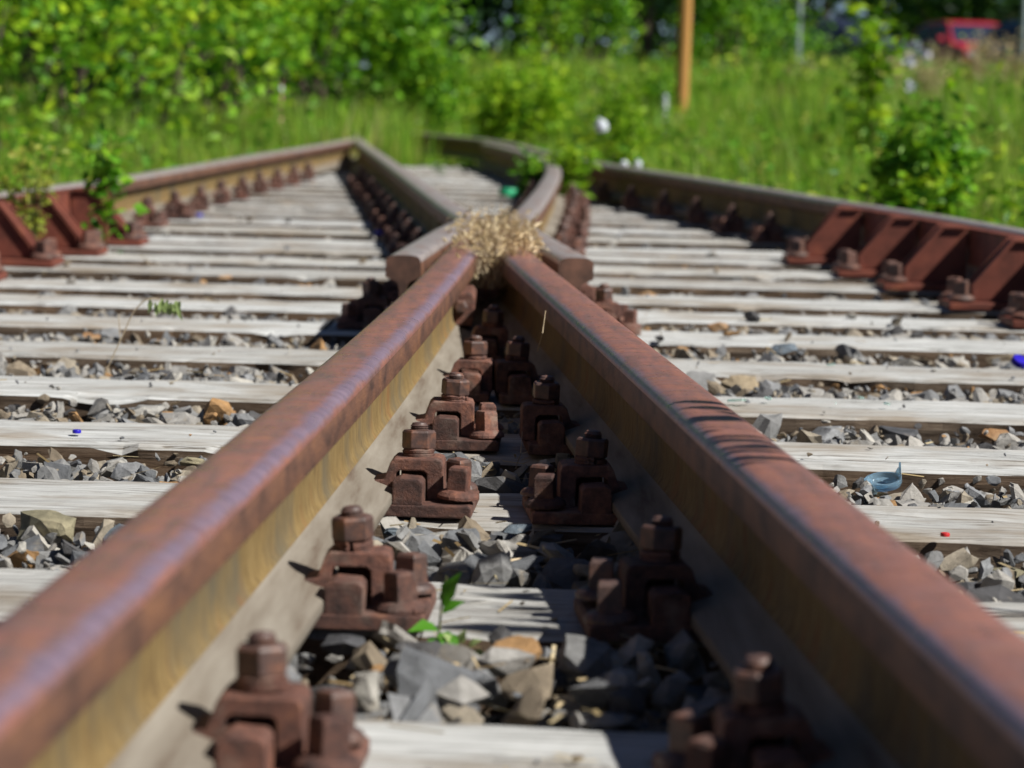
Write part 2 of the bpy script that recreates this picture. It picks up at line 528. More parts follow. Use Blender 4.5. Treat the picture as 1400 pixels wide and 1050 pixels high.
# rail profile, height 0.149: (x, z) half side, top to bottom, with a material per segment
HALF = [(0.0, .149), (.014, .1487), (.024, .1472), (.0295, .1445), (.0325, .1405), (.0335, .1355), (.0340, .1085), (.0330, .1065),
        (.0140, .0985), (.0095, .093), (.0075, .084), (.0070, .070), (.0072, .052), (.0090, .040), (.0135, .0325), (.022, .0272),
        (.040, .0195), (.0590, .0125), (.0620, .0108), (.0625, .0090), (.0625, .0010), (.0618, 0.0)]
HM = [0, 0, 0, 0, 0, 1, 1, 1, 2, 2, 2, 2, 2, 2, 3, 3, 3, 3, 3, 3, 3]
PROF = HALF + [(-x, z) for x, z in reversed(HALF[1:])]
PM0 = HM + [3] + list(reversed(HM))
RAILM = ['rail_head', 'rail_flank', 'rail_web', 'rail_foot', 'rail_cut', 'rail_sheen', 'rail_grey']


def rail(name, path, label, cat, group=None, z0=0.016, drop=None, painted_sheen='all'):
    n = len(PROF)
    PM = list(PM0)
    band = {'plus': [0, .35, .95, 1, .55, .1], 'minus': [0, .0, .45, 1, .8, .25]}.get(painted_sheen)  # strength of the painted sky sheen across the polished gauge corner
    if painted_sheen == 'all':
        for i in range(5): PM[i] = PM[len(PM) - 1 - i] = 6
    wear_sheen = [0.0] * n
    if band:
        for i, q in enumerate(band): wear_sheen[i if painted_sheen == 'plus' or i == 0 else n - i] = q
    V, F, MI = [], [], []
    for i, (x, y) in enumerate(path):
        d = path[min(i + 1, len(path) - 1)] - path[max(i - 1, 0)]
        d = d / np.linalg.norm(d)
        nx, ny = d[1], -d[0]
        dz = drop(y) if drop else 0.0
        for px, pz in PROF: V.append((x + nx * px, y + ny * px, z0 + pz - dz))
    for i in range(len(path) - 1):
        for k in range(n):
            F.append((i * n + k, i * n + (k + 1) % n, (i + 1) * n + (k + 1) % n, (i + 1) * n + k))
            MI.append(PM[k])
    F.append(tuple(range(n))); MI.append(4)
    F.append(tuple((len(path) - 1) * n + k for k in reversed(range(n)))); MI.append(4)
    mb = MB(); mb.add(V, F, MI)
    o = mb.build(name, [M[q] for q in RAILM], smooth=True)
    at_ = o.data.attributes.new('wear_sheen', 'FLOAT', 'POINT')
    at_.data.foreach_set('value', np.tile(np.array(wear_sheen, np.float32), len(path)))
    return tag(o, label, cat, group)


# ------------------------------------------------------------------ the rails
def left_inner(y): u = 5.157 - y; return -.077 - .0272 * u - .00438 * u * u
def right_inner(y): return -.027 + (5.18 - y) * .0745
P_NL = np.array([(left_inner(y) - .034, y) for y in np.arange(-1.0, 5.61, .15)])
P_NR = np.array([(right_inner(y) + .034, y) for y in np.arange(-1.0, 5.61, .15)])
P_SL = smooth_path([(-1.80, 1), (-1.70, 3), (-1.62, 5), (-1.53, 6.7), (-1.46, 7.5), (-1.385, 8.4), (-1.33, 9.14), (-1.285, 10.5),
                    (-1.225, 12.3), (-1.135, 14.5), (-1.075, 16.6), (-1.10, 18.4), (-1.35, 20.5), (-2.0, 23), (-3.2, 26), (-5.5, 30)])
P_SR = smooth_path([(1.70, 1), (1.61, 3), (1.44, 5.2), (1.31, 6.3), (1.19, 7.3), (1.09, 7.9), (.99, 8.5), (.89, 9.2), (.725, 10.3), (.40, 12.3),
                    (.16, 14.45), (-.01, 16.4), (-.27, 18.2), (-.60, 19.5), (-1.1, 21.5), (-2.2, 25), (-4.2, 29)])
P_WL = np.vstack([smooth_path([(-.212, 5.02), (-.152, 6.1), (-.112, 6.55)], .1)[:-1],
                  smooth_path([(-.112, 6.62), (-.18, 7.3), (-.355, 9.3), (-.625, 12.4), (-.91, 15.6), (-1.00, 16.8)])])
P_WR = np.vstack([smooth_path([(.118, 5.06), (.045, 5.9), (.002, 6.45)], .1)[:-1],
                  smooth_path([(.002, 6.52), (.052, 7.7), (.105, 9.2), (.152, 11.0), (.145, 12.4), (.06, 14.0), (-.09, 15.8), (-.2, 16.8)])])

rail('running_rail', P_NL, 'long rusty rail with sunlit ochre web meeting the crossing nose', 'rail', 'inner rails of the crossing', painted_sheen='plus')
rail('running_rail', P_NR, 'long rusty rail whose dark shaded flank faces the ochre rail', 'rail', 'inner rails of the crossing', painted_sheen='minus')
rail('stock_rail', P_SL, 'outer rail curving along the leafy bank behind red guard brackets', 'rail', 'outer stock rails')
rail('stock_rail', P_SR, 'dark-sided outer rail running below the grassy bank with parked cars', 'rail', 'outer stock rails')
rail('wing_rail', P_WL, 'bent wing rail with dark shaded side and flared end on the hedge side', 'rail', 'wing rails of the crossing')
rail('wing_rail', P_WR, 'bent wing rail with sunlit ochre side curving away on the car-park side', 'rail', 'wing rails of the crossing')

# crossing nose: tapered forged point between the wing rails
mb = MB()
secs = [(5.62, -.128, .024, .163), (5.9, -.106, -.006, .162), (6.2, -.084, -.036, .158), (6.36, -.070, -.052, .148)]
V, F = [], []
for y, xa, xb, z in secs:
    V += [(xa, y, .034), (xb, y, .034), (xb, y, z - .006), (xb - .006, y, z), (xa + .006, y, z), (xa, y, z - .006)]
for i in range(3):
    for k in range(6): F.append((i * 6 + k, i * 6 + (k + 1) % 6, (i + 1) * 6 + (k + 1) % 6, (i + 1) * 6 + k))
F += [tuple(range(6)), tuple(range(23, 17, -1))]
mb.add(V, F)
tag(mb.build('crossing_nose', [M['rail_head']]), 'pointed steel crossing nose hidden beneath the dry grass tuft', 'rail crossing nose')
# spacer block between the two inner rails just before they meet
sb = empty('spacer_block', (-.098, 4.86, .016))
mb = MB(); mb.prism([(-.018, .03), (.022, .03), (.026, .05), (.026, .082), (.020, .092), (-.018, .092), (-.02, .08), (-.02, .05)], 0, .20)
mb.build('block', [M['rust']], sb, bevel=.004)
mb = MB(); mb.lathe([(.014, 0), (.014, .012), (.009, .014)], n=6); bo = mb.build('bolt_head', [M['nut']], sb, bevel=.001)
bo.location = (0, 0.0, .066); bo.rotation_euler = (R(90), 0, 0)
tag(sb, 'brown iron spacer block wedged between the two converging inner rails', 'rail spacer')

# ------------------------------------------------------------------ sleepers
FRONT = [1.73, 2.30, 2.90, 3.46, 4.02, 4.60, 5.17, 5.68, 6.14, 6.73, 7.2, 7.72, 8.15, 8.80, 9.37, 9.97, 10.55, 11.15, 11.75, 12.35,
         12.95, 13.55, 14.15, 14.75, 15.35, 15.95, 16.55, 17.15, 17.75, 18.35]
SLOPE = -0.052
SW = .238


def sleeper_mesh(x0, x1, seed):
    r = np.random.default_rng(seed)
    n = max(24, int((x1 - x0) / .022))
    xs = np.linspace(x0, x1, n)
    base = [(0.0, -.16), (0.0, -.05), (0.0, -.018), (.002, -.006), (.008, -.0005), (.03, .0), (.08, 0), (.119, 0), (.158, 0), (SW - .03, .0),
            (SW - .008, -.0005), (SW - .002, -.006), (SW, -.018), (SW, -.05), (SW, -.16)]
    k = len(base)

    def lowfreq(amp, f):
        kn = r.normal(0, 1, int((x1 - x0) * f) + 4)
        return np.interp(xs, np.linspace(x0, x1, len(kn)), kn) * amp
    fe, be = lowfreq(.0035, 9) + lowfreq(.0018, 34), lowfreq(.0035, 9) + lowfreq(.0018, 34)
    chipf = np.clip(lowfreq(.007, 14) - .006, 0, .02)
    V = np.zeros((n, k, 3))
    for j, (y, z) in enumerate(base):
        w = y / SW
        V[:, j, 0] = xs
        V[:, j, 1] = y + fe * (1 - w) + be * w
        V[:, j, 2] = z + (lowfreq(.0012, 12) if 3 < j < 11 else 0)
        if j in (3, 4): V[:, j, 2] -= chipf * (1 if j == 3 else .6)
        if j in (4, 5): V[:, j, 1] += chipf * .5
        if j == 2: V[:, j, 1] += chipf * .5
        if j in (1, 2, 12, 13): V[:, j, 1] += lowfreq(.003, 16)
    crack = r.integers(6, 9)
    V[:, crack, 2] -= np.clip(lowfreq(.006, 3), 0, .008)
    F, MI = [], []
    for i in range(n - 1):
        for j in range(k - 1):
            a = i * k + j
            F.append((a, a + k, a + k + 1, a + 1)); MI.append(0 if 3 <= j <= 10 else 1)
    F.append(tuple(range(k))); MI.append(1)
    F.append(tuple((n - 1) * k + j for j in reversed(range(k)))); MI.append(1)
    m = MB(); m.add(V.reshape(-1, 3), F, MI)
    return m.mesh('sleeper', [M['wood_top'], M['wood_side']], smooth=False)


def sleeper_label(i):
    y = FRONT[i]
    if i <= 5: return 'long pale weathered sleeper, ' + ORD[5 - i] + ' one before the dry grass tuft'
    if i <= 8: return 'long weathered sleeper under the crossing nose, ' + ORD[i - 6] + ' beneath the dry grass tuft'
    return 'grey weathered sleeper, ' + (ORD[i - 9] if i - 9 < 18 else str(i - 8) + 'th') + ' one beyond the dry grass tuft'


def sleeper_word(i):
    if i <= 5: return ORD[5 - i] + ' sleeper before the grass tuft'
    if i <= 8: return ORD[i - 6] + ' sleeper beneath the grass tuft'
    return ORD[i - 9] + ' sleeper beyond the grass tuft'


XL = lambda y: max(-2.25, path_x(P_SL, y) - .5)
XR = lambda y: min(2.05, path_x(P_SR, y) + .45)
for i, y in enumerate(FRONT):
    if i - 9 >= 18 or y > 17.9: break
    sl = link('wooden_sleeper', sleeper_mesh(XL(y), XR(y), 100 + i))
    sl.location = (0, y, random.uniform(-.002, 0))
    sl.rotation_euler = (0, 0, math.atan(SLOPE) + random.uniform(-.004, .004))
    tag(sl, sleeper_label(i), 'sleeper', 'wooden sleepers under the turnout')
NS = i + 1

# ------------------------------------------------------------------ rail fastenings
def side_poly(s, pts): return [(s * x, z) for x, z in pts]


def plate_mesh(ext):        # ext: (left extent, right extent, left rib, right rib)
    xl, xr, rl, rr = ext
    mb = MB()
    mb.prism([(-xl, .001), (xr, .001), (xr, .013), (xr - .004, .0155), (-xl + .004, .0155), (-xl, .013)], -.075, .075)
    for s, on in ((-1, rl), (1, rr)):
        if not on: continue
        for ya, yb in ((-.074, -.032), (.032, .074)):
            mb.prism(side_poly(s, [(.0665, .0145), (.1025, .0145), (.1022, .041), (.098, .0455), (.0755, .047), (.0668, .043)]), ya, yb)
    return mb.mesh('base_plate', [M['rust']], bevel=.0018)


def clamp_mesh(s):
    mb = MB()
    mb.prism(side_poly(s, [(.034, .0385), (.044, .032), (.058, .0285), (.066, .0295), (.0662, .0495), (.070, .0530), (.098, .0530), (.1030, .0495),
                           (.1036, .0165), (.1225, .0165), (.1222, .059), (.1200, .0650), (.114, .067), (.064, .067), (.059, .062),
                           (.052, .042)]), -.027, .027)
    return mb.mesh('clamp', [M['rust']], bevel=.0017)


def bolt_mesh(): 
    mb = MB(); mb.lathe([(.0105, .05), (.0105, .097)] + [(.0112 if k % 2 else .0096, .0975 + k * .0011) for k in range(7)] + [(.0085, .1065), (.004, .1075)], n=14); return mb.mesh('hook_bolt', [M['nut']], smooth=True)


def nut_mesh():
    mb = MB(); mb.lathe([(.0185, .0745), (.0205, .0765), (.0205, .0950), (.0182, .0980), (.0115, .0982)], n=6, rot=R(14)); return mb.mesh('nut', [M['nut']], bevel=.0011)


def washer_mesh():
    mb = MB()
    for t in range(2):
        pts = [(.0165 * math.cos(a), .0165 * math.sin(a), .0648 + t * .0052 + .0036 * a / (2 * math.pi)) for a in np.linspace(.15, 2 * math.pi - .1, 18)]
        mb.tube(pts, .0034, n=6)
    return mb.mesh('spring_washer', [M['rust']], smooth=True)


def screw_mesh(seed):
    r = random.Random(seed)
    mb = MB()
    mb.lathe([(.025, .0155), (.0245, .0195), (.021, .0235), (.015, .0262)], n=20)
    rt = r.uniform(0, 1.5)
    mb.lathe([(.0165, .024), (.0158, .050), (.0135, .0535)], n=4, rot=rt)
    return mb.mesh('sleeper_screw', [M['nut'] if seed % 2 else M['rust']], bevel=.0011)


CLAMP = {s: clamp_mesh(s) for s in (-1, 1)}
BOLT, NUT, WASHER = bolt_mesh(), nut_mesh(), washer_mesh()
SCREW = [screw_mesh(k) for k in range(5)]
PLATES = {}


def fastening(path, y, kind_l, kind_r, label, group):
    """kind per side: 'full' plate, clamp and two screws; 'short' clamp only; 'none'."""
    rt = empty('rail_fastening', (path_x(path, y), y, random.uniform(0, .0015)), path_rz(path, y) + random.uniform(-.02, .02))
    tag(rt, label, 'rail fastening', group)
    rt.scale = (.95, .93, .94)
    e = {'full': .160, 'short': .1165, 'none': .066}
    key = (e[kind_l], e[kind_r], kind_l != 'none', kind_r != 'none')
    if key not in PLATES: PLATES[key] = plate_mesh(key)
    link('base_plate', PLATES[key], rt)
    for s, k in ((-1, kind_l), (1, kind_r)):
        if k == 'none': continue
        cl = link('clamp', CLAMP[s], rt)
        cl.location = (random.uniform(-.001, .001), random.uniform(-.003, .003), -.002)
        cl.rotation_euler = (random.uniform(-.03, .03), 0, random.uniform(-.07, .07))
        tilt = random.uniform(-.08, .08)
        hb = link('hook_bolt', BOLT, rt)
        hb.location = (s * .090, random.uniform(-.003, .003), random.uniform(-.003, .002))
        hb.rotation_euler = (tilt, random.uniform(-.05, .05), random.uniform(0, 6))
        link('nut', NUT, hb)
        w = link('spring_washer', WASHER, hb)
        w.rotation_euler = (0, 0, random.uniform(0, 6))
        if k == 'full':
            for ys in (-.044, .040):
                sc = link('sleeper_screw', random.choice(SCREW), rt)
                sc.location = (s * (.137 + random.uniform(-.004, .006)), ys + random.uniform(-.006, .006), random.uniform(-.001, .006))
                sc.rotation_euler = (random.uniform(-.06, .06), random.uniform(-.06, .06), random.uniform(-.5, .5))
    return rt


def fy(i, x): return FRONT[i] + SW / 2 - .02 + SLOPE * x


G = 'rail fastenings on the sleepers'
inner_l = {0: 'full', 1: 'full', 2: 'full', 3: 'full', 4: 'short', 5: 'short'}
inner_r = {0: 'full', 1: 'full', 2: 'full', 3: 'short', 4: 'short', 5: 'none'}
for i in range(6):
    y = fy(i, path_x(P_NL, FRONT[i]))
    fastening(P_NL, y - (.045 if i < 2 else .02), 'none' if i < 5 else 'full', inner_l[i], 'rusty bolted fastening on the ochre-sided inner rail, ' + sleeper_word(i), G)
    y = fy(i, path_x(P_NR, FRONT[i]))
    fastening(P_NR, y - (.045 if i < 2 else .02), inner_r[i], 'none' if i < 5 else 'full', 'rusty bolted fastening on the shaded inner rail, ' + sleeper_word(i), G)
for i in range(5, NS - 1):
    y0 = FRONT[i]
    if i < 22:
        checked = i <= 12
        y = fy(i, path_x(P_SL, y0))
        fastening(P_SL, y, 'full', 'none' if checked and y0 < 8.2 else ('full' if y0 < 9.5 else 'short'),
                  'rusty fastening on the hedge-side outer rail, ' + sleeper_word(i), G)
        y = fy(i, path_x(P_SR, y0))
        fastening(P_SR, y, 'none' if checked and y0 < 7.9 else ('full' if y0 < 9.5 else 'short'), 'full',
                  'rusty fastening on the car-side outer rail, ' + sleeper_word(i), G)
    if i >= 6 and y0 < 13.5:
        y = fy(i, 0) 
        fastening(P_WL, max(y, 5.3), 'full', 'none' if y0 < 7.6 else 'short', 'rusty fastening on the dark-sided wing rail, ' + sleeper_word(i), G)
        fastening(P_WR, max(y, 5.3), 'none' if y0 < 7.6 else 'short', 'full', 'rusty fastening on the ochre wing rail, ' + sleeper_word(i), G)

# ------------------------------------------------------------------ red guard rails with brackets
def guard(path, s, y0, y1, label):
    rt = empty('guard_rail', (0, 0, 0))
    tag(rt, label, 'guard rail', 'red guard rails beside the outer rails')
    ys = np.arange(y0, y1 + .01, .1)
    V, F = [], []
    prof = [(.100, .156), (.104, .160), (.092, .162), (.073, .162), (.068, .158), (.070, .100), (.084, .095), (.084, .075), (.104, .068)]
    n = len(prof)
    for y in ys:
        flare = .05 * max(0, (y - (y1 - .5)) / .5) ** 1.5 * 0
        for px, pz in prof: V.append((path_x(path, y) + s * (px + flare), y, pz))
    for i in range(len(ys) - 1):
        for k in range(n): F.append((i * n + k, i * n + (k + 1) % n, (i + 1) * n + (k + 1) % n, (i + 1) * n + k))
    F += [tuple(range(n)), tuple((len(ys) - 1) * n + k for k in reversed(range(n)))]
    mb = MB(); mb.add(V, F)
    mb.build('guard_bar', [M['red_iron']], rt, bevel=.003)
    sl_ys = [q for q in range(NS) if y0 - .1 < FRONT[q] + .12 < y1]
    for i in sl_ys:
        yb = FRONT[i] + .10 + SLOPE * s * -1.3 * -1
        yb = min(FRONT[i] + .10 + SLOPE * path_x(path, FRONT[i]), y1 - .03)
        x = path_x(path, yb)
        mb = MB()
        web = [(.104, .020), (.252, .020), (.252, .050), (.166, .156), (.104, .156)]
        mb.prism([(x + s * a, b) for a, b in web], yb - .034, yb - .022)
        for ya, yc in ((-.044, -.030), (.030, .044)):        # raised edges of the sloping strap
            mb.prism([(x + s * a, b) for a, b in [(.250, .020), (.262, .020), (.263, .056), (.172, .166), (.106, .166), (.106, .158), (.166, .158), (.250, .050)]], yb + ya, yb + yc)
        mb.prism([(x + s * a, b) for a, b in [(.248, .020), (.256, .020), (.257, .052), (.169, .162), (.106, .162), (.106, .156), (.164, .156), (.248, .048)]], yb - .034, yb + .034)
        mb.build('bracket', [M['red_iron']], rt, bevel=.002)
        mb = MB()
        mb.prism([(x + s * .07, .001), (x + s * .32, .001), (x + s * .32, .018), (x + s * .07, .018)], yb - .085, yb + .085)
        mb.build('chair_plate', [M['red_iron']], rt, bevel=.003)
        for dy in (-.05, .05):
            sc = link('sleeper_screw', SCREW[(i + (dy > 0)) % 5], rt)
            sc.location = (x + s * .288, yb + dy, .004)
            sc.scale = (1.3, 1.3, 1.2)
        mb = MB(); mb.lathe([(.017, 0), (.017, .016), (.012, .018)], n=6)
        b = mb.build('bolt_head', [M['nut']], rt, bevel=.001)
        b.location = (x + s * .104, yb, .125); b.rotation_euler = (0, s * R(90), 0)
    return rt


guard(P_SL, 1, 4.3, 8.12, 'dark red iron guard rail with sloping brackets on the hedge side')
guard(P_SR, -1, 4.3, 8.0, 'dark red iron guard rail with sunlit bracket edges on the car-park side')

# ------------------------------------------------------------------ ballast
def stone_template(r, npts=13, rough=False):
    P = r.uniform(-1, 1, (npts, 3))
    P /= np.maximum(.65, np.linalg.norm(P, axis=1))[:, None]
    P *= np.array([1.0, r.uniform(.6, .95), r.uniform(.26, .52)])
    bm = bmesh.new()
    for p in P: bm.verts.new(p)
    res = bmesh.ops.convex_hull(bm, input=bm.verts)
    bmesh.ops.delete(bm, geom=[v for v in bm.verts if not v.link_faces], context='VERTS')
    bmesh.ops.dissolve_limit(bm, angle_limit=R(14), verts=bm.verts, edges=bm.edges)
    bmesh.ops.triangulate(bm, faces=bm.faces)
    if rough:
        bmesh.ops.subdivide_edges(bm, edges=bm.edges, cuts=1, use_grid_fill=True)
        bmesh.ops.triangulate(bm, faces=bm.faces)
        for v in bm.verts: v.co *= 1 + r.normal(0, .045)
    bmesh.ops.recalc_face_normals(bm, faces=bm.faces)
    bm.verts.index_update()
    V = np.array([v.co[:] for v in bm.verts]); F = np.array([[v.index for v in f.verts] for f in bm.faces])
    bm.free()
    return V, F


srng = np.random.default_rng(5)
TPL = [stone_template(srng, srng.integers(14, 26)) for _ in range(48)]
TPL_ROUGH = [stone_template(srng, srng.integers(12, 20), True) for _ in range(48)]


def rand_rot(r, n, tilt=None):
    if tilt is None:
        q = r.normal(size=(n, 4)); q /= np.linalg.norm(q, axis=1)[:, None]
    else:
        a = r.uniform(0, 2 * np.pi, n); t = r.normal(0, tilt, (n, 2))
        q = np.stack([np.cos(a / 2), t[:, 0], t[:, 1], np.sin(a / 2)], 1); q /= np.linalg.norm(q, axis=1)[:, None]
    w, x, y, z = q.T
    return np.stack([1 - 2 * (y * y + z * z), 2 * (x * y - z * w), 2 * (x * z + y * w), 2 * (x * y + z * w), 1 - 2 * (x * x + z * z),
                     2 * (y * z - x * w), 2 * (x * z - y * w), 2 * (y * z + x * w), 1 - 2 * (x * x + y * y)], 1).reshape(n, 3, 3)


def stones(pos, size, TPL, tilt=0.35):
    n = len(pos)
    tid = srng.integers(0, len(TPL), n)
    rot = rand_rot(srng, n, tilt)
    Vs, Fs, off = [], [], 0
    for t in range(len(TPL)):
        idx = np.where(tid == t)[0]
        if not len(idx): continue
        V, F = TPL[t]
        W = np.einsum('nij,kj->nki', rot[idx], V) * size[idx][:, None, None] + pos[idx][:, None, :]
        Vs.append(W.reshape(-1, 3))
        Fs.append((F[None] + (np.arange(len(idx)) * len(V))[:, None, None] + off).reshape(-1, 3))
        off += len(idx) * len(V)
    return np.vstack(Vs), np.vstack(Fs)


pos, siz = [], []
ends = FRONT[:NS] + [FRONT[NS - 1] + .6]
gaps = [(1.73 - .33, 1.73)] + [(FRONT[i] + SW, FRONT[i + 1]) for i in range(NS)]
for g0, g1 in gaps:
    ym = (g0 + g1) / 2
    xa, xb = max(-2.2, -.215 * ym - .45, XL(ym) - .1), min(2.0, .215 * ym + .45, XR(ym) + .1)
    area = (xb - xa) * (g1 - g0)
    dens = 950 if ym < 5 else (650 if ym < 8 else 420)
    n = int(area * dens)
    x = rng.uniform(xa, xb, n); y = rng.uniform(g0 + .012, g1 - .012, n) + SLOPE * x
    z = rng.uniform(-.095, -.028, n)
    s = rng.uniform(.017, .034, n)
    pos.append(np.stack([x, y, z], 1)); siz.append(s)
    n2 = int(area * (470 if ym < 8 else 200))
    x = rng.uniform(xa, xb, n2); y = rng.uniform(g0 + .03, g1 - .03, n2) + SLOPE * x
    s = rng.uniform(.014, .034, n2) * np.where(rng.uniform(size=n2) < .14, 1.45, 1.0)
    z = rng.uniform(-.042, -.018, n2) - (.012 if ym > 6 else 0) 
    mid = (x > np.interp(ym, P_NL[:, 1], P_NL[:, 0])) & (x < np.interp(ym, P_NR[:, 1], P_NR[:, 0])) & (ym < 3.4)
    z = z + np.where(mid, .020, 0)
    pos.append(np.stack([x, y, z], 1)); siz.append(s)
    n3 = int(area * 900 if ym < 6 else area * 150)       # chips and grit
    x = rng.uniform(xa, xb, n3); y = rng.uniform(g0, g1, n3) + SLOPE * x
    pos.append(np.stack([x, y, rng.uniform(-.03, -.01, n3)], 1)); siz.append(rng.uniform(.004, .012, n3))
# chips lying on the sleeper tops
for i in range(NS):
    n = 26 if FRONT[i] < 6 else 16
    x = rng.uniform(max(-2, -.215 * FRONT[i] - .3), min(1.8, .215 * FRONT[i] + .3), n)
    y = FRONT[i] + rng.uniform(.01, SW - .01, n) + SLOPE * x
    s = rng.uniform(.002, .006, n)
    pos.append(np.stack([x, y, s * .5], 1)); siz.append(s)
    if FRONT[i] > 5:
        n = 5
        x = rng.uniform(-1.2, 1.0, n); y = FRONT[i] + rng.uniform(.0, SW, n) + SLOPE * x; s = rng.uniform(.012, .024, n)
        pos.append(np.stack([x, y, s * .4], 1)); siz.append(s)
pos, siz = np.vstack(pos), np.concatenate(siz)
near = (pos[:, 1] < 5.6) & (siz > .013)
Va, Fa = stones(pos[near], siz[near], TPL_ROUGH)
Vb, Fb = stones(pos[~near], siz[~near], TPL)
bal = link('ballast', np_mesh('ballast', np.vstack([Va, Vb]), np.vstack([Fa, Fb + len(Va)]), [M['ballast']]))
tag(bal, 'grey crushed stone ballast filling the gaps between the sleepers', 'ballast', kind='stuff')


def rock(px, py, z, w, mat, label, seed, flat=.6, rz=None):
    r = np.random.default_rng(seed)
    V, F = stone_template(r, 16, True)
    for z in (-.03, -.024, -.018, -.012, -.006, 0, .006, .012):
        p = at(px, py, z)
        yy = p.y - SLOPE * p.x
        if any(g0 + .02 < yy < g1 - .035 for g0, g1 in gaps): break
    hw = w / FPX * p.y / 2
    V = V / np.abs(V[:, 0]).max() * hw
    V[:, 2] *= flat / .6
    me = np_mesh('ballast_stone', V, F, [M[mat]])
    o = link('ballast_stone', me)
    a = r.uniform(-.4, .4) if rz is None else rz
    o.rotation_euler = (r.uniform(-.25, .25), r.uniform(-.25, .25), a)
    zz = V[:, 2].min() * .55
    o.location = (p.x, p.y, p.z)
    tag(o, label, 'stone', 'loose ballast stones')
    return o


ROCKS = [
    (545, 728, -.035, 46, 'st_blue', 'dark blue-grey stone beside the bolted clamp on the ochre rail', 1),
    (708, 722, -.035, 50, 'st_blue', 'rounded blue-grey stone lying between the two inner rails', 2),
    (600, 742, -.04, 66, 'st_pale', 'flat pale slab stone between the two inner rails', 3),
    (668, 742, -.045, 40, 'st_dark', 'small dark stone beside the pale slab', 4),
    (645, 770, -.03, 60, 'st_dark', 'black wedge stone behind the little green weed', 5),
    (785, 972, -.035, 84, 'st_tan', 'cream tan block stone by the nearest shaded fastening', 6),
    (590, 945, -.04, 84, 'st_pale', 'broad pale grey stone under the little green weed', 7),
    (660, 955, -.04, 74, 'st_pale', 'pale angular stone next to the cream tan block', 8),
    (735, 945, -.045, 80, 'st_olive', 'brownish stone between pale stones and shaded rail', 9),
    (865, 935, -.03, 84, 'st_dark', 'dark stone in the shadow of the big rail', 10),
    (470, 882, -.03, 70, 'st_dark', 'dark crumbly lump below the second ochre-rail fastening', 11),
    (300, 568, -.02, 50, 'st_orange', 'orange brown stone beside the ochre rail and pale sleeper', 12),
    (262, 632, -.015, 44, 'st_olive', 'olive brown stone leaning against the ochre rail', 13),
    (200, 562, -.015, 58, 'st_pale', 'tall pale rounded stone between two bleached sleepers', 14),
    (128, 464, -.02, 44, 'st_orange', 'flat orange stone behind the drooping grass stalk', 15),
    (425, 452, .0, 52, 'st_olive', 'peaked olive stone standing close to the ochre rail', 16),
    (128, 370, -.01, 34, 'st_tan', 'tan stone near the red guard bracket', 17),
    (305, 380, -.01, 26, 'st_orange', 'small orange stone far along the hedge-side track', 18),
    (980, 447, -.01, 34, 'st_orange', 'bright orange stone on the car-side track', 19),
    (1045, 462, .01, 42, 'st_dark', 'dark stone perched on a bleached sleeper edge', 20),
    (1068, 478, .005, 48, 'st_blue', 'blue-grey stone leaning on the dark perched stone', 21),
    (1016, 528, .002, 60, 'st_tan', 'knobbly tan stone above the broken white glass', 22),
    (1230, 560, -.02, 56, 'st_blue', 'wide blue-grey stone between sleepers on the car side', 23),
    (1232, 594, -.015, 60, 'st_dark', 'dark upright stone between sleepers on the car side', 24),
    (1365, 596, -.015, 52, 'st_orange', 'rust orange stone at the photo edge on the car side', 25),
    (1335, 685, -.02, 70, 'st_pale', 'pale pointed stone below the blue glass piece', 26),
    (1210, 684, -.02, 50, 'st_orange', 'tan orange stone beside the blue glass piece', 27),
    (1330, 812, -.02, 90, 'st_dark', 'large dark stone with lit top by the big shaded rail', 28),
    (1362, 785, -.02, 80, 'st_olive', 'olive wedge stone behind the large dark stone', 29),
    (1366, 492, .0, 46, 'st_tan', 'cream stone next to the blue bottle piece', 30),
    (795, 402, -.01, 30, 'st_orange', 'orange stone below the flared ochre wing rail end', 31),
    (40, 650, -.015, 60, 'st_tan', 'brown and tan stone between bleached sleepers', 32),
    (150, 640, -.015, 54, 'st_pale', 'pale sharp-edged stone in the gap before the blue cap', 33),
    (60, 722, -.02, 90, 'st_olive', 'broad olive stone near the bottom of the ochre rail', 34),
    (175, 735, -.02, 80, 'st_blue', 'slate blue stone touching the ochre rail side', 35),
    (575, 655, -.02, 34, 'st_orange', 'yellow orange stone glimpsed between the twin screw heads', 36),
]
for px, py, z, w, mt, lb, sd in ROCKS: rock(px, py, z, w, mt, lb, 200 + sd)

# ------------------------------------------------------------------ ground
def smooth01(t):
    t = np.clip(t, 0, 1)
    return t * t * (3 - 2 * t)


def terrain(x, y):
    x = np.asarray(x, float); y = np.asarray(y, float)
    xl = np.interp(y, P_SL[:, 1], P_SL[:, 0]) - .55
    xr = np.interp(y, P_SR[:, 1], P_SR[:, 0]) + .35
    dr, dl = np.maximum(0, x - xr), np.maximum(0, xl - x)
    far = np.clip((y - 15) * .0125, 0, .62)
    return -.12 + .42 * smooth01(dr / 3.6) + .30 * smooth01(dl / 3.6) + far * smooth01((dr + dl) / 3) + .02 * np.sin(x * 3.1 + y * 1.7) * smooth01((dr + dl) / 2)


xs = np.concatenate([[-2000, -800, -300, -120, -60], np.linspace(-30, 30, 121), [60, 120, 300, 800, 2000]])
ysg = np.concatenate([[-600, -100, -20], np.linspace(-4, 70, 149), [90, 130, 250, 600, 2500]])
GX, GY = np.meshgrid(xs, ysg)
GZ = terrain(GX, GY)
nx, ny = len(xs), len(ysg)
idx = np.arange(nx * ny).reshape(ny, nx)
F = np.stack([idx[:-1, :-1], idx[:-1, 1:], idx[1:, 1:], idx[1:, :-1]], -1).reshape(-1, 4)
gr = link('ground', np_mesh('ground', np.stack([GX, GY, GZ], -1).reshape(-1, 3), F, [M['ground']], smooth=True))
tag(gr, kind='structure')
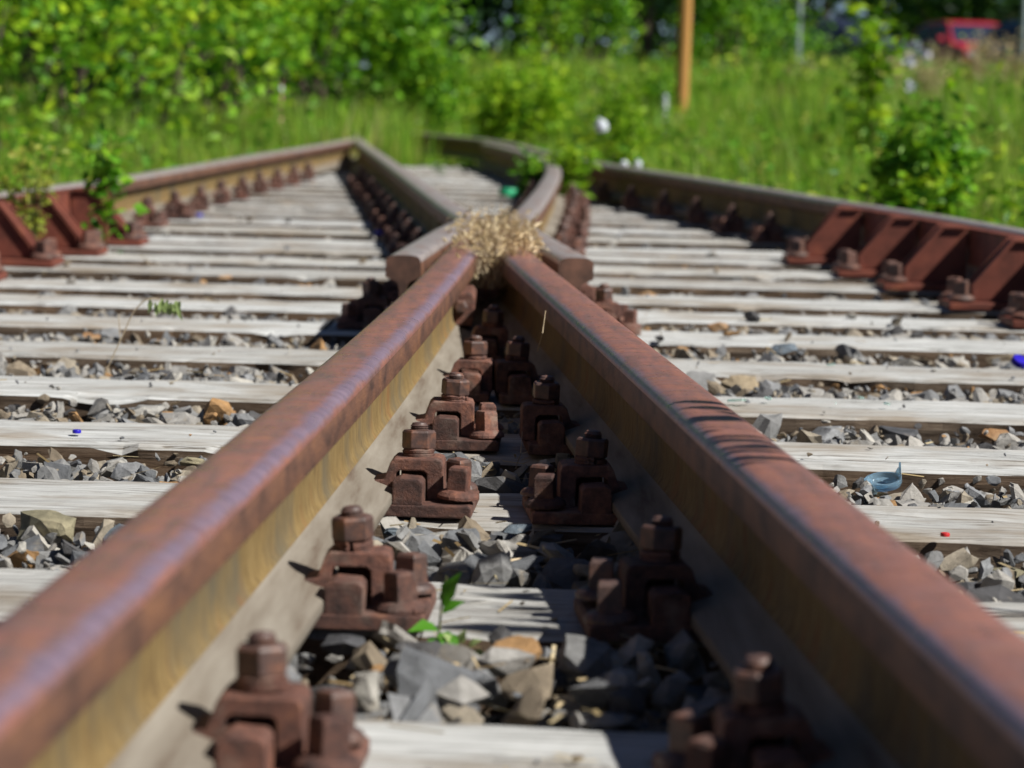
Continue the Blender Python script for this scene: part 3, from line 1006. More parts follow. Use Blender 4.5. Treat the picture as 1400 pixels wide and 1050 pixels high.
# gritty bed sheet under the ballast
ysb = np.arange(-2, 19.5, .25)
V, F = [], []
for y in ysb: V += [(XL(y) - .35, y, -.108), (XR(y) + .25, y, -.108)]
for i in range(len(ysb) - 1): F.append((2 * i, 2 * i + 1, 2 * i + 3, 2 * i + 2))
tag(link('trackbed', np_mesh('trackbed', V, F, [M['gritbed']])), kind='structure')

# ------------------------------------------------------------------ leaves and grass
def leaf_verts(C, size, r, up=.35, ratio=.5, droop=0.0):
    n = len(C)
    size = np.broadcast_to(np.asarray(size, float), (n,))
    d = r.normal(size=(n, 3)); d[:, 2] = d[:, 2] * .6 - droop
    d /= np.linalg.norm(d, axis=1)[:, None]
    nrm = r.normal(size=(n, 3)); nrm[:, 2] += up * 3
    side = np.cross(d, nrm); side /= np.linalg.norm(side, axis=1)[:, None] + 1e-9
    nn = np.cross(side, d)
    L = size[:, None]
    V = np.stack([C - d * L * .5, C + side * L * ratio * .5 - d * L * .05 + nn * L * .08, C + d * L * .5,
                  C - side * L * ratio * .5 - d * L * .05 + nn * L * .08], 1)
    return V.reshape(-1, 3), np.arange(4 * n).reshape(n, 4)


def grass_blades(name, P, H, W, r, lean=.25, mat='grass'):
    n = len(P)
    a = r.uniform(0, 2 * np.pi, n)
    side = np.stack([np.cos(a), np.sin(a), np.zeros(n)], 1)
    b = r.uniform(0, 2 * np.pi, n); l = np.abs(r.normal(0, lean, n)) * H
    ld = np.stack([np.cos(b) * l, np.sin(b) * l, np.zeros(n)], 1)
    up = np.array([0, 0, 1.0])
    p1 = P + ld * .3 + up * (H * .55)[:, None]
    p2 = P + ld + up * (H * (1 - .25 * l / H))[:, None]
    w = W[:, None] * .5
    V = np.stack([P - side * w, P + side * w, p1 + side * w * .8, p1 - side * w * .8, p2 + side * w * .15, p2 - side * w * .15], 1).reshape(-1, 3)
    k = np.arange(n)[:, None] * 6
    F = np.concatenate([k + np.array([0, 1, 2, 3]), k + np.array([3, 2, 4, 5])], 1).reshape(-1, 4)
    return link(name, np_mesh(name, V, F, [M[mat]]))


def scatter_bank(side, r):
    out_p, out_h, out_w = [], [], []
    for y0, y1, dens, h, w in ((3.5, 7, 900, .2, .005), (7, 10, 1250, .27, .006), (10, 14, 900, .33, .008), (14, 20, 600, .40, .011),
                               (20, 30, 260, .36, .017), (30, 46, 90, .42, .03), (46, 66, 40, .5, .045)):
        lo = -.23 * y1 - .8 if side < 0 else -4.5 if y1 > 20 else -.8
        hi = -.2 if side < 0 else .23 * y1 + .8
        if y0 >= 20 and side < 0: hi = 0
        n = int(dens * (hi - lo) * (y1 - y0))
        x = r.uniform(lo, hi, n); y = r.uniform(y0, y1, n)
        if side < 0: ok = x < np.interp(y, P_SL[:, 1], P_SL[:, 0]) - .30 - r.uniform(0, .15, n)
        else: ok = x > np.interp(y, P_SR[:, 1], P_SR[:, 0]) + .16 + r.uniform(0, .12, n)
        ok &= np.abs(x) < .225 * y + .8
        x, y = x[ok], y[ok]
        edge = x - np.interp(y, P_SR[:, 1], P_SR[:, 0]) if side > 0 else np.interp(y, P_SL[:, 1], P_SL[:, 0]) - x
        patch = .75 + .35 * np.sin(x * 2.3 + 1.1 * np.sin(y * 1.3)) * np.cos(y * 1.9 + x)
        hh = h * r.uniform(.55, 1.25, len(x)) * np.clip(.55 + edge * .5, .5, 1.1) * np.clip(patch, .5, 1.2)
        out_p.append(np.stack([x, y, terrain(x, y) - .01], 1)); out_h.append(hh); out_w.append(np.full(len(x), w) * r.uniform(.7, 1.4, len(x)))
    if side < 0:                     # the far track is overgrown where it curves away
        n = 5200
        y = r.uniform(16.7, 22, n); x = r.uniform(-3.2, -.3, n)
        ok = x < np.where(y < 18.6, -.62 - .1 * np.sin(y * 5), -.75) - r.uniform(0, .12, n)
        x, y = x[ok], y[ok]
        out_p.append(np.stack([x, y, np.full(len(x), -.06)], 1)); out_h.append(r.uniform(.18, .52, len(x))); out_w.append(r.uniform(.008, .016, len(x)))
    return np.vstack(out_p), np.concatenate(out_h), np.concatenate(out_w)


for side, lb in ((-1, 'tall green grass on the bank below the hedge bushes'), (1, 'tall green grass on the open bank below the parked cars')):
    r = np.random.default_rng(21 + side)
    tag(grass_blades('grass', *scatter_bank(side, r), r), lb, 'grass', kind='stuff')


def undergrowth(r):
    V0, F0, off = [], [], 0
    CC = []
    for side in (-1, 1):
        for y0, y1, n in ((6, 10, 40), (10, 16, 75), (16, 26, 75), (26, 45, 60)):
            y = r.uniform(y0, y1, n)
            e = np.interp(y, P_SL[:, 1], P_SL[:, 0]) - .4 if side < 0 else np.interp(y, P_SR[:, 1], P_SR[:, 0]) + .3
            x = e + side * r.uniform(0, 1, n) ** .8 * (.24 * y + .3 - np.abs(e) * .6)
            CC.append(np.stack([x, y, terrain(x, y)], 1))
    CC = np.vstack(CC)
    CC = CC[np.abs(CC[:, 0]) < .24 * CC[:, 1] + .5]
    for c in CC:
        k = int(r.integers(25, 75)); g = .10 + .006 * c[1]
        h = r.uniform(.14, .40) * (1 + .012 * c[1])
        P = c + np.stack([r.normal(0, g, k), r.normal(0, g, k), np.abs(r.normal(.5, .35, k)) * h], 1)
        V, F = leaf_verts(P, r.uniform(.6, 1.4, k) * (.028 + .0021 * c[1]), r, droop=.2, ratio=r.uniform(.25, .7))
        V0.append(V); F0.append(F + off); off += len(V)
    F0 = np.vstack(F0)
    mi = np.repeat(r.integers(0, 4, len(F0) // 25 + 1), 25)[:len(F0)]
    return link('undergrowth', np_mesh('undergrowth', np.vstack(V0), F0, [M['weed'], M['lime'], M['yellow'], M['green']], mi=mi))


tag(undergrowth(np.random.default_rng(61)), 'mixed low weeds and dry tufts growing through the bank grass', 'undergrowth', kind='stuff')


def bush(name, label, c, size, n, leaf, mat, cat='bush', clumps=14, seed=0, group=None, stems=5, ratio=.55, core=.5):
    r = np.random.default_rng(seed)
    x, y = c
    z = float(terrain(x, y)) - .03
    rt = empty(name, (x, y, z))
    tag(rt, label, cat, group)
    sx, sy, sz = size
    th = r.uniform(0, 2 * np.pi, clumps); ph = np.arccos(r.uniform(-.35, 1, clumps)); rad = r.uniform(core, 1, clumps)
    CC = np.stack([np.sin(ph) * np.cos(th) * rad * sx / 2, np.sin(ph) * np.sin(th) * rad * sy / 2, sz * .48 + np.cos(ph) * rad * sz * .42], 1)
    w = r.dirichlet(np.ones(clumps) * 3)
    k = r.choice(clumps, n, p=w)
    sp = r.uniform(.5, 1.0, clumps)[k][:, None] * np.array([sx, sy, sz]) * .17
    P = CC[k] + r.normal(size=(n, 3)) * sp
    keep = P[:, 2] > .02 * sz
    k, P = k[keep], P[keep]
    V, F = leaf_verts(P, leaf * r.uniform(.4, 1.45, len(P)), r, ratio=ratio)
    second = 'lime' if 'lime yellow' in label else {'lime': 'green', 'green': 'lime', 'deep': 'green'}[mat]
    tone = (r.uniform(size=clumps) < .2)[k] ^ (r.uniform(size=len(P)) < .1)
    link('foliage', np_mesh('foliage', V, F, [M[mat], M[second]], mi=tone.astype(int)), rt)
    mb = MB()
    for i in range(stems):
        a = r.uniform(0, 6.28); tip = CC[i % clumps]
        b0 = Vector((.06 * sx * math.cos(a), .06 * sy * math.sin(a), 0))
        m = b0.lerp(Vector(tip), .5) + Vector((0, 0, .06 * sz))
        mb.tube([b0, m, tip], [.012 * sz + .004, .008 * sz + .003, .003], n=6)
    mb.build('stem', [M['bark']], rt, smooth=True)
    return rt


def tree(label, x, y, h, base, width, n, leaf, mat, seed, trunk=.14, group='trees behind the track'):
    r = np.random.default_rng(seed)
    z = float(terrain(x, y)) - .05
    rt = empty('leafy_tree', (x, y, z))
    tag(rt, label, 'tree', group)
    K = 34
    th = r.uniform(0, 2 * np.pi, K); u = r.uniform(0, 1, K)
    zz = base + (h - base) * u
    rr = width / 2 * np.sqrt(r.uniform(.15, 1, K)) * np.sin(np.pi * np.clip(.18 + .75 * u, 0, 1)) ** .6
    CC = np.stack([rr * np.cos(th), rr * np.sin(th), zz], 1)
    k = r.choice(K, n)
    P = CC[k] + r.normal(size=(n, 3)) * np.array([width * .10, width * .10, (h - base) * .07])
    P = P[P[:, 2] > .3]
    V, F = leaf_verts(P, leaf * r.uniform(.6, 1.4, len(P)), r)
    link('crown', np_mesh('crown', V, F, [M[mat]]), rt)
    mb = MB()
    mb.tube([(0, 0, 0), (.05 * h * .2, 0, h * .3), (-.02 * h, .02 * h, h * .6), (0, 0, h * .9)], [trunk, trunk * .8, trunk * .5, .02], n=10)
    for q in range(10):
        c = CC[q]
        s = Vector((0, 0, max(.5, c[2] * .6)))
        mb.tube([s, s.lerp(Vector(c), .5) + Vector((0, 0, .15)), c], [trunk * .35, trunk * .22, .012], n=6)
    mb.build('trunk', [M['bark']], rt, smooth=True)
    return rt


def px_x(px, Y): return (px - 700) / FPX * Y


# hedge bushes on the bank of the outer track
HB = [
    ('lime bush at the frame edge of the leafy hedge', -20, 12.5, (1.5, 1.2, 1.9), 'lime', 2600, .075),
    ('dense lime green bush second along the leafy hedge', 75, 15, (1.6, 1.3, 2.3), 'lime', 3000, .08),
    ('broad bright green bush in the middle of the leafy hedge', 190, 17, (1.9, 1.5, 2.4), 'green', 3300, .09),
    ('tall lime bush in front of the darker hedge end', 290, 18.5, (1.8, 1.4, 2.6), 'lime', 3200, .09),
    ('dark bushy end of the leafy hedge by the pink stake', 400, 22, (2.2, 1.6, 2.8), 'green', 3300, .10),
    ('dark low bush between hedge and curving rail', 455, 27, (2.4, 1.6, 2.6), 'deep', 2600, .13),
    ('soft green bush where the track curves out of sight', 545, 22.5, (.95, .9, 1.25), 'green', 3600, .065),
    ('round lime yellow bush beyond the curving track', 708, 19.6, (.78, .75, .86), 'lime', 3400, .06),
    ('low green bush between the lime bush and wooden pole', 842, 15.8, (.44, .42, .66), 'lime', 1500, .045),
    ('dark green bush behind the wooden pole', 985, 33, (1.5, 1.2, 1.7), 'green', 2000, .10),
    ('bright green bush beside the thin lamp post', 1030, 37, (1.3, 1.1, 1.3), 'green', 1700, .10),
    ('slim bush hiding the gap behind the white post', 800, 31, (.9, .8, 1.9), 'green', 2400, .08),
    ('slender lime shrub rising behind the round lime bush', 738, 30, (.55, .5, 2.2), 'lime', 1500, .08),
    ('small bush at the foot of the wooden pole', 890, 21, (.5, .5, .62), 'green', 1000, .055),
]
for k, (lb, px, Y, sz, mt, n, lf) in enumerate(HB):
    bush('bush', lb, (px_x(px, Y), Y), sz, n, lf, mt, seed=300 + k, group='bushes around the track', clumps=22)

TR = [
    ('tall tree with lime crown over the leafy hedge', 40, 21, 4.2, 1.0, 3.4, 4200, .16, 'lime'),
    ('tall green tree behind the hedge middle', 230, 25, 4.6, 1.0, 4.2, 4600, .18, 'green'),
    ('dark tree behind the pink stake', 400, 31, 5.2, .9, 4.6, 4600, .22, 'deep'),
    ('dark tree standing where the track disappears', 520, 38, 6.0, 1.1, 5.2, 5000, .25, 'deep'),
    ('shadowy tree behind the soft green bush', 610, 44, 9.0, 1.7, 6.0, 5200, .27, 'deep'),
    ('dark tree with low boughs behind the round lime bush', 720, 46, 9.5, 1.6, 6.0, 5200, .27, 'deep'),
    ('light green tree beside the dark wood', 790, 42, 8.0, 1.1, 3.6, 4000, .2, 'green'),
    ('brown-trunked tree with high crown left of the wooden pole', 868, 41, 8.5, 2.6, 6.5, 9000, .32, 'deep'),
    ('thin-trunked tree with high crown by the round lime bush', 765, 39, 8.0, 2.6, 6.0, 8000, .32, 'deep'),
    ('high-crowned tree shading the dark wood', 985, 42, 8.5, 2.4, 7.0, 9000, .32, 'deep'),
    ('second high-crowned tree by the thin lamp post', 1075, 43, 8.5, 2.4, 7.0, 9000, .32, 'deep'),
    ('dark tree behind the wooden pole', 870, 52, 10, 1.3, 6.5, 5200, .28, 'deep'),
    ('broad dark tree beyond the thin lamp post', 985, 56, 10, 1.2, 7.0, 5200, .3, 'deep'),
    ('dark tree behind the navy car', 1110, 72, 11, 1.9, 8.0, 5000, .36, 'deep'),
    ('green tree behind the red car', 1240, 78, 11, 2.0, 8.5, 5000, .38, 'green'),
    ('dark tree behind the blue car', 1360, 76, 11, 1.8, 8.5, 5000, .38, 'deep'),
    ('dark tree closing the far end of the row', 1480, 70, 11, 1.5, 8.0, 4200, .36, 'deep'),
    ('dark tree behind the tall lime crown', -60, 33, 5.2, .8, 6.0, 4800, .26, 'deep'),
    ('dark tree behind the green hedge tree', 150, 40, 6, .8, 6.5, 5000, .28, 'deep'),
]
for k, (lb, px, Y, h, b, w, n, lf, mt) in enumerate(TR):
    tree(lb, px_x(px, Y), Y, h, b, w, n, lf, mt, 500 + k)
# far wood behind everything
r = np.random.default_rng(77)
n = 26000
x = r.uniform(-34, 44, n); y = 88 + r.normal(0, 3.0, n); z = .4 + 11 * r.uniform(0, 1, n) ** 1.3
V, F = leaf_verts(np.stack([x, y, z], 1), .65 * r.uniform(.6, 1.4, n), r)
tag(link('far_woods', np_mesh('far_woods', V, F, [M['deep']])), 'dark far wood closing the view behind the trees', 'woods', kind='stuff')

# ------------------------------------------------------------------ weeds by the track
def plant(name, label, base, height, n, leaf, mat, spread, seed, stems=3, stemmat='stem', cat='weed', droop=0.1, lean=(0, 0), ratio=.55):
    r = np.random.default_rng(seed)
    rt = empty(name, base)
    tag(rt, label, cat, 'weeds growing by the track')
    mb = MB(); C = []
    for i in range(stems):
        a = r.uniform(0, 6.28); d = spread * r.uniform(.2, 1)
        tip = Vector((d * math.cos(a) + lean[0], d * math.sin(a) + lean[1], height * r.uniform(.65, 1)))
        mid = tip * .55 + Vector((0, 0, height * .08)) - Vector((tip.x * .2, tip.y * .2, 0))
        mb.tube([(0, 0, 0), mid * .5, mid, tip], [.0028, .0024, .002, .001], n=5)
        for q in range(n // stems):
            t = r.uniform(.15, 1)
            p = Vector((0, 0, 0)).lerp(mid, t * 2) if t < .5 else mid.lerp(tip, t * 2 - 1)
            C.append(np.array(p) + r.normal(0, leaf * .55, 3))
    mb.build('stem', [M[stemmat]], rt, smooth=True)
    V, F = leaf_verts(np.array(C), leaf * r.uniform(.55, 1.3, len(C)), r, droop=droop, ratio=ratio)
    link('leaves', np_mesh('leaves', V, F, [M[mat]]), rt)
    return rt


def wp(px, py, z): return at(px, py, z)


plant('leafy_weed', 'leafy dark green weed climbing the red guard bracket', wp(160, 345, .0) + Vector((-.03, 0, 0)), .40, 130, .055, 'green', .07, 1, 5, 'redstem')
plant('leafy_weed', 'yellow green weed with tiny leaves over the red bracket', wp(45, 355, .0), .33, 320, .028, 'yellow', .14, 2, 9)
p = at_y(1256, 283, 9.2)
bush('leafy_weed', 'compact dark green bushy weed standing in the bank grass', (p.x, p.y), (.33, .30, .60), 1900, .055, 'green', cat='weed', clumps=22, seed=3, group='weeds growing by the track', stems=9, core=.3)
p = at_y(782, 262, 11.6)
plant('leafy_weed', 'bright green weed beside the far end of the outer rail', (p.x, p.y, 0), .27, 330, .06, 'lime', .13, 4, 11, droop=.4, ratio=.35)
p = at_y(724, 262, 11.9)
plant('leafy_weed', 'darker green weed between the merging far rails', (p.x, p.y, 0), .24, 200, .05, 'green', .08, 5, 7)
p = at_y(1195, 150, 14)
tall = plant('tall_weed', 'tall leafy sapling in front of the parked cars', (p.x, p.y, float(terrain(p.x, p.y))), 1.1, 420, .075, 'lime', .16, 6, 8, cat='sapling')
p = at_y(1160, 140, 15)
plant('tall_weed', 'slim lime sapling beside the leafy sapling', (p.x, p.y, float(terrain(p.x, p.y))), .62, 60, .08, 'lime', .05, 7, 3, cat='sapling')
for k, (px, py, Y, h) in enumerate([(1270, 110, 18, .42), (1335, 110, 19, .5), (1215, 112, 20, .4), (1095, 108, 24, .35), (745, 190, 21, .35), (1385, 112, 18, .45)]):
    p = at_y(px, py, Y)
    lb = ['dry beige weed stalks before the red car', 'tall dry brown stalks between red and blue car', 'thin dry stalks behind the leafy sapling',
          'dry beige grass tuft below the white bollard', 'dry beige tuft beside the round lime bush', 'dry stalks below the blue car'][k]
    plant('dry_weed', lb, (p.x, p.y, float(terrain(p.x, p.y))), h * 1.45, 380, .06, 'straw', .28, 20 + k, 16, 'twig', cat='dry weed', ratio=.25)
for k, (px, py, h, lf) in enumerate([(600, 240, .09, .03), (640, 235, .06, .03), (865, 288, .05, .03)]):
    b = wp(px, py, -.02)
    plant('small_weed', ['small weed tuft between the far sleepers', 'tiny weed in the far ballast', 'low green weed on the car-side sleepers'][k], b, h, 40, lf, 'weed', .08, 40 + k, 4)

# little green weed between the inner rails
rt = empty('little_weed', (-.0615, 2.285, -.032))
tag(rt, 'little bright green weed between the two inner rails', 'weed', 'weeds growing by the track')
mb = MB(); mb.tube([(0, 0, 0), (.002, 0, .03), (.004, 0, .06), (.008, 0, .085)], [.0014, .0013, .001, .0006], n=6)
mb.tube([(0, 0, .004), (.012, -.004, .012), (.026, -.008, .022)], [.001, .001, .0006], n=6)
mb.build('stem', [M['stem']], rt, smooth=True)


def leaf(parent, p, d, L, W, mat, curl=.25, up=(0, -.5, .85)):
    p, d, upv = Vector(p), Vector(d).normalized(), Vector(up)
    side = d.cross(upv).normalized(); nn = side.cross(d)
    V, F = [], []
    rows = 7
    for i in range(rows):
        t = i / (rows - 1)
        w = W * (math.sin(math.pi * (t ** .8)) * .5 + .02) * (1 + .18 * math.sin(i * 2.4))
        c = p + d * (L * t) - nn * (curl * L * t * t)
        V += [c - side * w + nn * w * .35, c, c + side * w + nn * w * .35]
    for i in range(rows - 1):
        for k in range(2): a = i * 3 + k; F.append((a, a + 1, a + 4, a + 3))
    return link('leaf', np_mesh('leaf', [tuple(v) for v in V], F, [M[mat]], smooth=True), parent)


leaf(rt, (.006, 0, .058), (.25, -.3, .9), .034, .017, 'weed')
leaf(rt, (.005, 0, .052), (.7, -.2, .6), .022, .012, 'weed')
leaf(rt, (.002, -.002, .036), (-.35, -.5, .35), .032, .017, 'weed', .5)
leaf(rt, (.002, -.002, .03), (-.1, -.7, -.2), .034, .019, 'weed', .3)
leaf(rt, (.003, -.002, .034), (.45, -.5, -.2), .028, .016, 'weed', .4)
for q in range(9):
    a = q * .7
    leaf(rt, (.02 + .012 * math.cos(a), -.008, .018 + .009 * math.sin(a)), (math.cos(a), -.4, math.sin(a) + .2), .013, .008, 'palehead', .3)

# drooping grass stalk on the hedge side
b = at(140, 518, -.02)
rt = empty('grass_stalk', b)
tag(rt, 'thin drooping grass stalk with pale green seed head above sleepers', 'weed', 'weeds growing by the track')
k = b.y / FPX
pts = [(0, 0, 0), (28 * k, 0, 62 * k), (44 * k, 0, 96 * k), (62 * k, -.01, 112 * k), (78 * k, -.012, 112 * k)]
mb = MB(); mb.tube(smooth_path([(q[0], q[2]) for q in pts], .01)[:, [0, 0, 1]] * np.array([1, 0, 1]), .0011, n=5); mb.tube([(24 * k, 0, 50 * k), (22 * k, 0, 90 * k)], .0008, n=5)
mb.build('stem', [M['twig']], rt, smooth=True)
r = np.random.default_rng(9)
for q in range(26):
    t = r.uniform(0, 1)
    leaf(rt, ((62 + 44 * t + r.normal(0, 3)) * k, r.normal(0, .006), (112 - 6 * t + r.normal(0, 3)) * k), (r.normal(0, .35), r.normal(0, .3), -1), r.uniform(.016, .026), .006, 'palehead', .15, (0, -1, .1)).name = 'seed_spikelet'

# dry grass tuft lying over the crossing nose
r = np.random.default_rng(31)
rt = empty('dry_grass_tuft', (-.032, 5.50, .085))
tag(rt, 'tuft of dry beige grass covering the crossing nose', 'dry grass')
mb = MB(); C = []
for i in range(230):
    b0 = Vector((r.uniform(-.062, .055), r.uniform(-.38, .35), .01))
    tip = b0 + Vector((r.normal(0, .035), r.normal(-.02, .06), r.uniform(.05, .125)))
    tip.x = max(-.085, min(.075, tip.x))
    m = b0.lerp(tip, .55) + Vector((0, 0, .015))
    mb.tube([b0, m, tip], [.0012, .0009, .0005], n=4)
    for q in range(6):
        t = r.uniform(.4, 1.12)
        C.append(np.array(m.lerp(tip, t)) + r.normal(0, .010, 3))
mb.build('straw_stem', [M['twig']], rt)
V, F = leaf_verts(np.array(C), r.uniform(.012, .028, len(C)), r, up=.1, ratio=.28, droop=-.5)
link('seed_head', np_mesh('seed_head', V, F, [M['straw']]), rt)
rt2 = empty('dry_flower_sprig', at(603, 345, .03))
tag(rt2, 'single brown dried sprig leaning on the dark wing rail', 'dry weed', 'weeds growing by the track')
mb = MB(); mb.tube([(0, 0, 0), (-.004, 0, .06), (-.010, 0, .10)], .001, n=5); mb.build('stem', [M['twig']], rt2)
V, F = leaf_verts(np.array([[-.008, 0, .075]]) + r.normal(0, .009, (60, 3)) * np.array([1, 1, 1.8]), .016, r, ratio=.5)
link('seed_head', np_mesh('seed_head', V, F, [M['straw']]), rt2)

# straw, chips and dead grass lying in the ballast
r = np.random.default_rng(88)
n = 900
y = 1.5 + 7 * r.uniform(0, 1, n) ** 1.5
x = r.normal(0, .5, n) * (.3 + .16 * y)
mid = r.uniform(size=n) < .45
y = np.where(mid, r.uniform(1.7, 4.6, n), y); x = np.where(mid, r.uniform(-.12, .14, n), x)
a = r.uniform(0, np.pi, n); L = r.uniform(.008, .045, n); wd = r.uniform(.0006, .002, n)
d = np.stack([np.cos(a), np.sin(a), r.normal(0, .15, n)], 1) * L[:, None] * .5
sd_ = np.stack([-np.sin(a), np.cos(a), r.normal(0, .4, n)], 1) * wd[:, None]
P = np.stack([x, y, np.where(r.uniform(size=n) < .4, .003, -.012)], 1)
V = np.stack([P - d - sd_, P - d + sd_, P + d + sd_, P + d - sd_], 1).reshape(-1, 3)
tag(link('straw_litter', np_mesh('straw_litter', V, np.arange(4 * n).reshape(n, 4), [M['straw']])), 'dead straw and bark chips lying in the ballast', 'litter', kind='stuff')

# dry twigs
def twig(pts, rad, label):
    mb = MB(); mb.tube(pts, rad, n=6)
    tag(mb.build('dry_twig', [M['twig']], smooth=True), label, 'twig', 'dry twigs on the ballast')
def zoff(p, z): return (p.x, p.y, p.z + z)
twig([zoff(at(500, 905, -.02), .0), zoff(at(548, 884, -.02), .004), zoff(at(590, 862, -.015), .006)], [.0022, .0026, .0016], 'dry stick pointing at the little green weed')
twig([at(668, 772, -.008), at(695, 768, -.006), at(722, 763, -.008)], [.002, .003, .0018], 'short straw-coloured stick behind the little weed')
twig([at(690, 752, -.01), at(712, 742, -.008), at(735, 741, -.012)], [.001, .0014, .001], 'thin bent straw at the shadow edge')
twig([at(1170, 782, -.005), at(1215, 776, -.004), at(1250, 778, -.01)], [.002, .0024, .0016], 'dry stick beside the big shaded rail')
twig([at(1248, 775, -.01), at(1220, 760, 0), at(1235, 748, -.01)], [.002, .0022, .0014], 'crooked dry stick on the car-side ballast')
twig([at(705, 640, .0), at(712, 620, .02), at(714, 590, .03)], [.0006, .0006, .0004], 'hair-thin dry stem between facing screw heads')
twig([at(735, 480, .1), at(742, 455, .14), at(746, 425, .168)], [.0008, .0007, .0005], 'thin dry stem clinging to the shaded rail')

# ------------------------------------------------------------------ litter
def shard_mesh(r, w, h, t):
    n = r.integers(4, 7)
    a = np.sort(r.uniform(0, 2 * np.pi, n))
    mb = MB(); mb.prism([(w * .5 * math.cos(q) * r.uniform(.6, 1), h * .5 * math.sin(q) * r.uniform(.6, 1)) for q in a], 0, t, axis='Z')
    return mb.mesh('glass_shard', [M['clearglass']])


r = np.random.default_rng(4)
# broken bottle base in blue glass
rt = empty('broken_bottle', at(1208, 664, -.012))
tag(rt, 'piece of pale blue broken bottle lying on the ballast', 'broken bottle')
mb = MB()
prof = [(.022, 0), (.024, .004), (.024, .010), (.021, .010), (.020, .004), (.001, .003)]
mb.lathe(prof, n=22); mb.build('bottle_base', [M['blueglass']], rt, smooth=True)
mb = MB()
pts = []
for k_ in range(6):
    a = -.5 + k_ * .22
    hgt = [.012, .024, .03, .022, .018, .012][k_]
    pts.append((a, hgt))
V, F = [], []
for a, hgt in pts:
    for rr in (.0215, .024): V += [(rr * math.cos(a), rr * math.sin(a), .009), (rr * math.cos(a), rr * math.sin(a), hgt)]
for q in range(5):
    o = q * 4
    F += [(o, o + 4, o + 5, o + 1), (o + 2, o + 3, o + 7, o + 6), (o + 1, o + 5, o + 7, o + 3)]
mb.add(V, F); mb.build('glass_splinter', [M['blueglass']], rt)
rt.rotation_euler = (R(12), R(-8), 0)
SH = [(1008, 549, 30, 'long white glass shard below the knobbly tan stone'), (1050, 546, 14, 'small white glass shard on the bleached sleeper'),
      (1178, 545, 16, 'upper glint of broken glass on the car-side sleeper'), (1215, 554, 18, 'larger glint of broken glass on the car-side sleeper'),
      (1140, 553, 12, 'tiny glass shard between two larger glints'), (1136, 500, 14, 'greenish glass shard lying alone on a sleeper'),
      (655, 378, 16, 'glass shard in the gap under the dry grass tuft'), (662, 395, 14, 'lower glass shard in the gap between inner rails'),
      (838, 445, 14, 'white glass shard beside the shaded rail')]
for px, py, w, lb in SH:
    p = at(px, py, .004)
    o = link('glass_shard', shard_mesh(r, w / FPX * p.y, w / FPX * p.y * .9, .004))
    o.location = p; o.rotation_euler = (R(r.uniform(-20, 25)), R(r.uniform(-15, 15)), r.uniform(0, 3))
    tag(o, lb, 'glass shard', 'broken glass pieces')


def cap(px, py, z, w, mat, label, tilt=(0, 0)):
    p = at(px, py, z); rr = w / FPX * p.y / 2
    mb = MB(); mb.lathe([(rr, 0), (rr * 1.02, rr * .5), (rr * .9, rr * .75), (rr * .3, rr * .8)], n=18)
    o = mb.build('bottle_cap', [M[mat]], smooth=True); o.location = p; o.rotation_euler = (tilt[0], tilt[1], 0)
    return tag(o, label, 'bottle cap', 'plastic caps dropped on the track')
cap(105, 592, .001, 12, 'blueplastic', 'blue plastic cap on the bleached sleeper')
cap(1392, 497, .002, 22, 'blueplastic', 'dark blue plastic cap beside the cream stone', (.5, .3))
cap(272, 296, .004, 10, 'blueplastic', 'small violet blue cap by the far fastenings')
cap(518, 320, .004, 12, 'blueplastic', 'violet blue cap near the dark wing rail')
cap(1292, 733, .002, 13, 'redplastic', 'little red cap on the bleached car-side sleeper')
cap(695, 268, .004, 26, 'greenplastic', 'flat green lid between the far wing rails')


def bottle(p, L, rad, mat, label, rot):
    mb = MB(); mb.lathe([(rad * .9, 0), (rad, L * .05), (rad, L * .6), (rad * .85, L * .7), (rad * .38, L * .85), (rad * .38, L)], n=16)
    o = mb.build('plastic_bottle', [M[mat]], smooth=True); o.location = p; o.rotation_euler = rot
    return tag(o, label, 'bottle', 'white litter in the weeds')
p = at_y(824, 178, 14); bottle(p, .066, .032, 'whitepaint', 'white plastic cup caught in weeds by the far outer rail', (R(20), R(-18), 0))
p = at_y(853, 226, 12.6); bottle(p, .036, .018, 'whitepaint', 'small white pot behind the outer rail', (R(70), R(10), 0))
p = at_y(872, 228, 12.4); bottle(p, .034, .018, 'whitepaint', 'white jar next to the small white pot', (R(20), 0, 0))
FL = [(1253, 63, 15.5, 'upper white flower head beside the leafy sapling'), (1243, 85, 15.2, 'middle white flower head beside the leafy sapling'),
      (1245, 118, 14.8, 'lowest white flower head beside the leafy sapling')]
for k, (px, py, Y, lb) in enumerate(FL):
    p = at_y(px, py, Y); g = float(terrain(p.x, p.y))
    rt = empty('white_flower', (p.x, p.y, g)); tag(rt, lb, 'flower', 'white flowers on the bank')
    mb = MB(); mb.tube([(0, 0, 0), (.01, 0, (p.z - g) * .5), (0, 0, p.z - g)], .004, n=5); mb.build('stem', [M['stem']], rt)
    V, F = leaf_verts(np.array([[0, 0, p.z - g]]) + np.random.default_rng(k).normal(0, .012, (40, 3)), .03, np.random.default_rng(k), ratio=.8)
    link('flower_head', np_mesh('flower_head', V, F, [M['whitepaint']]), rt)

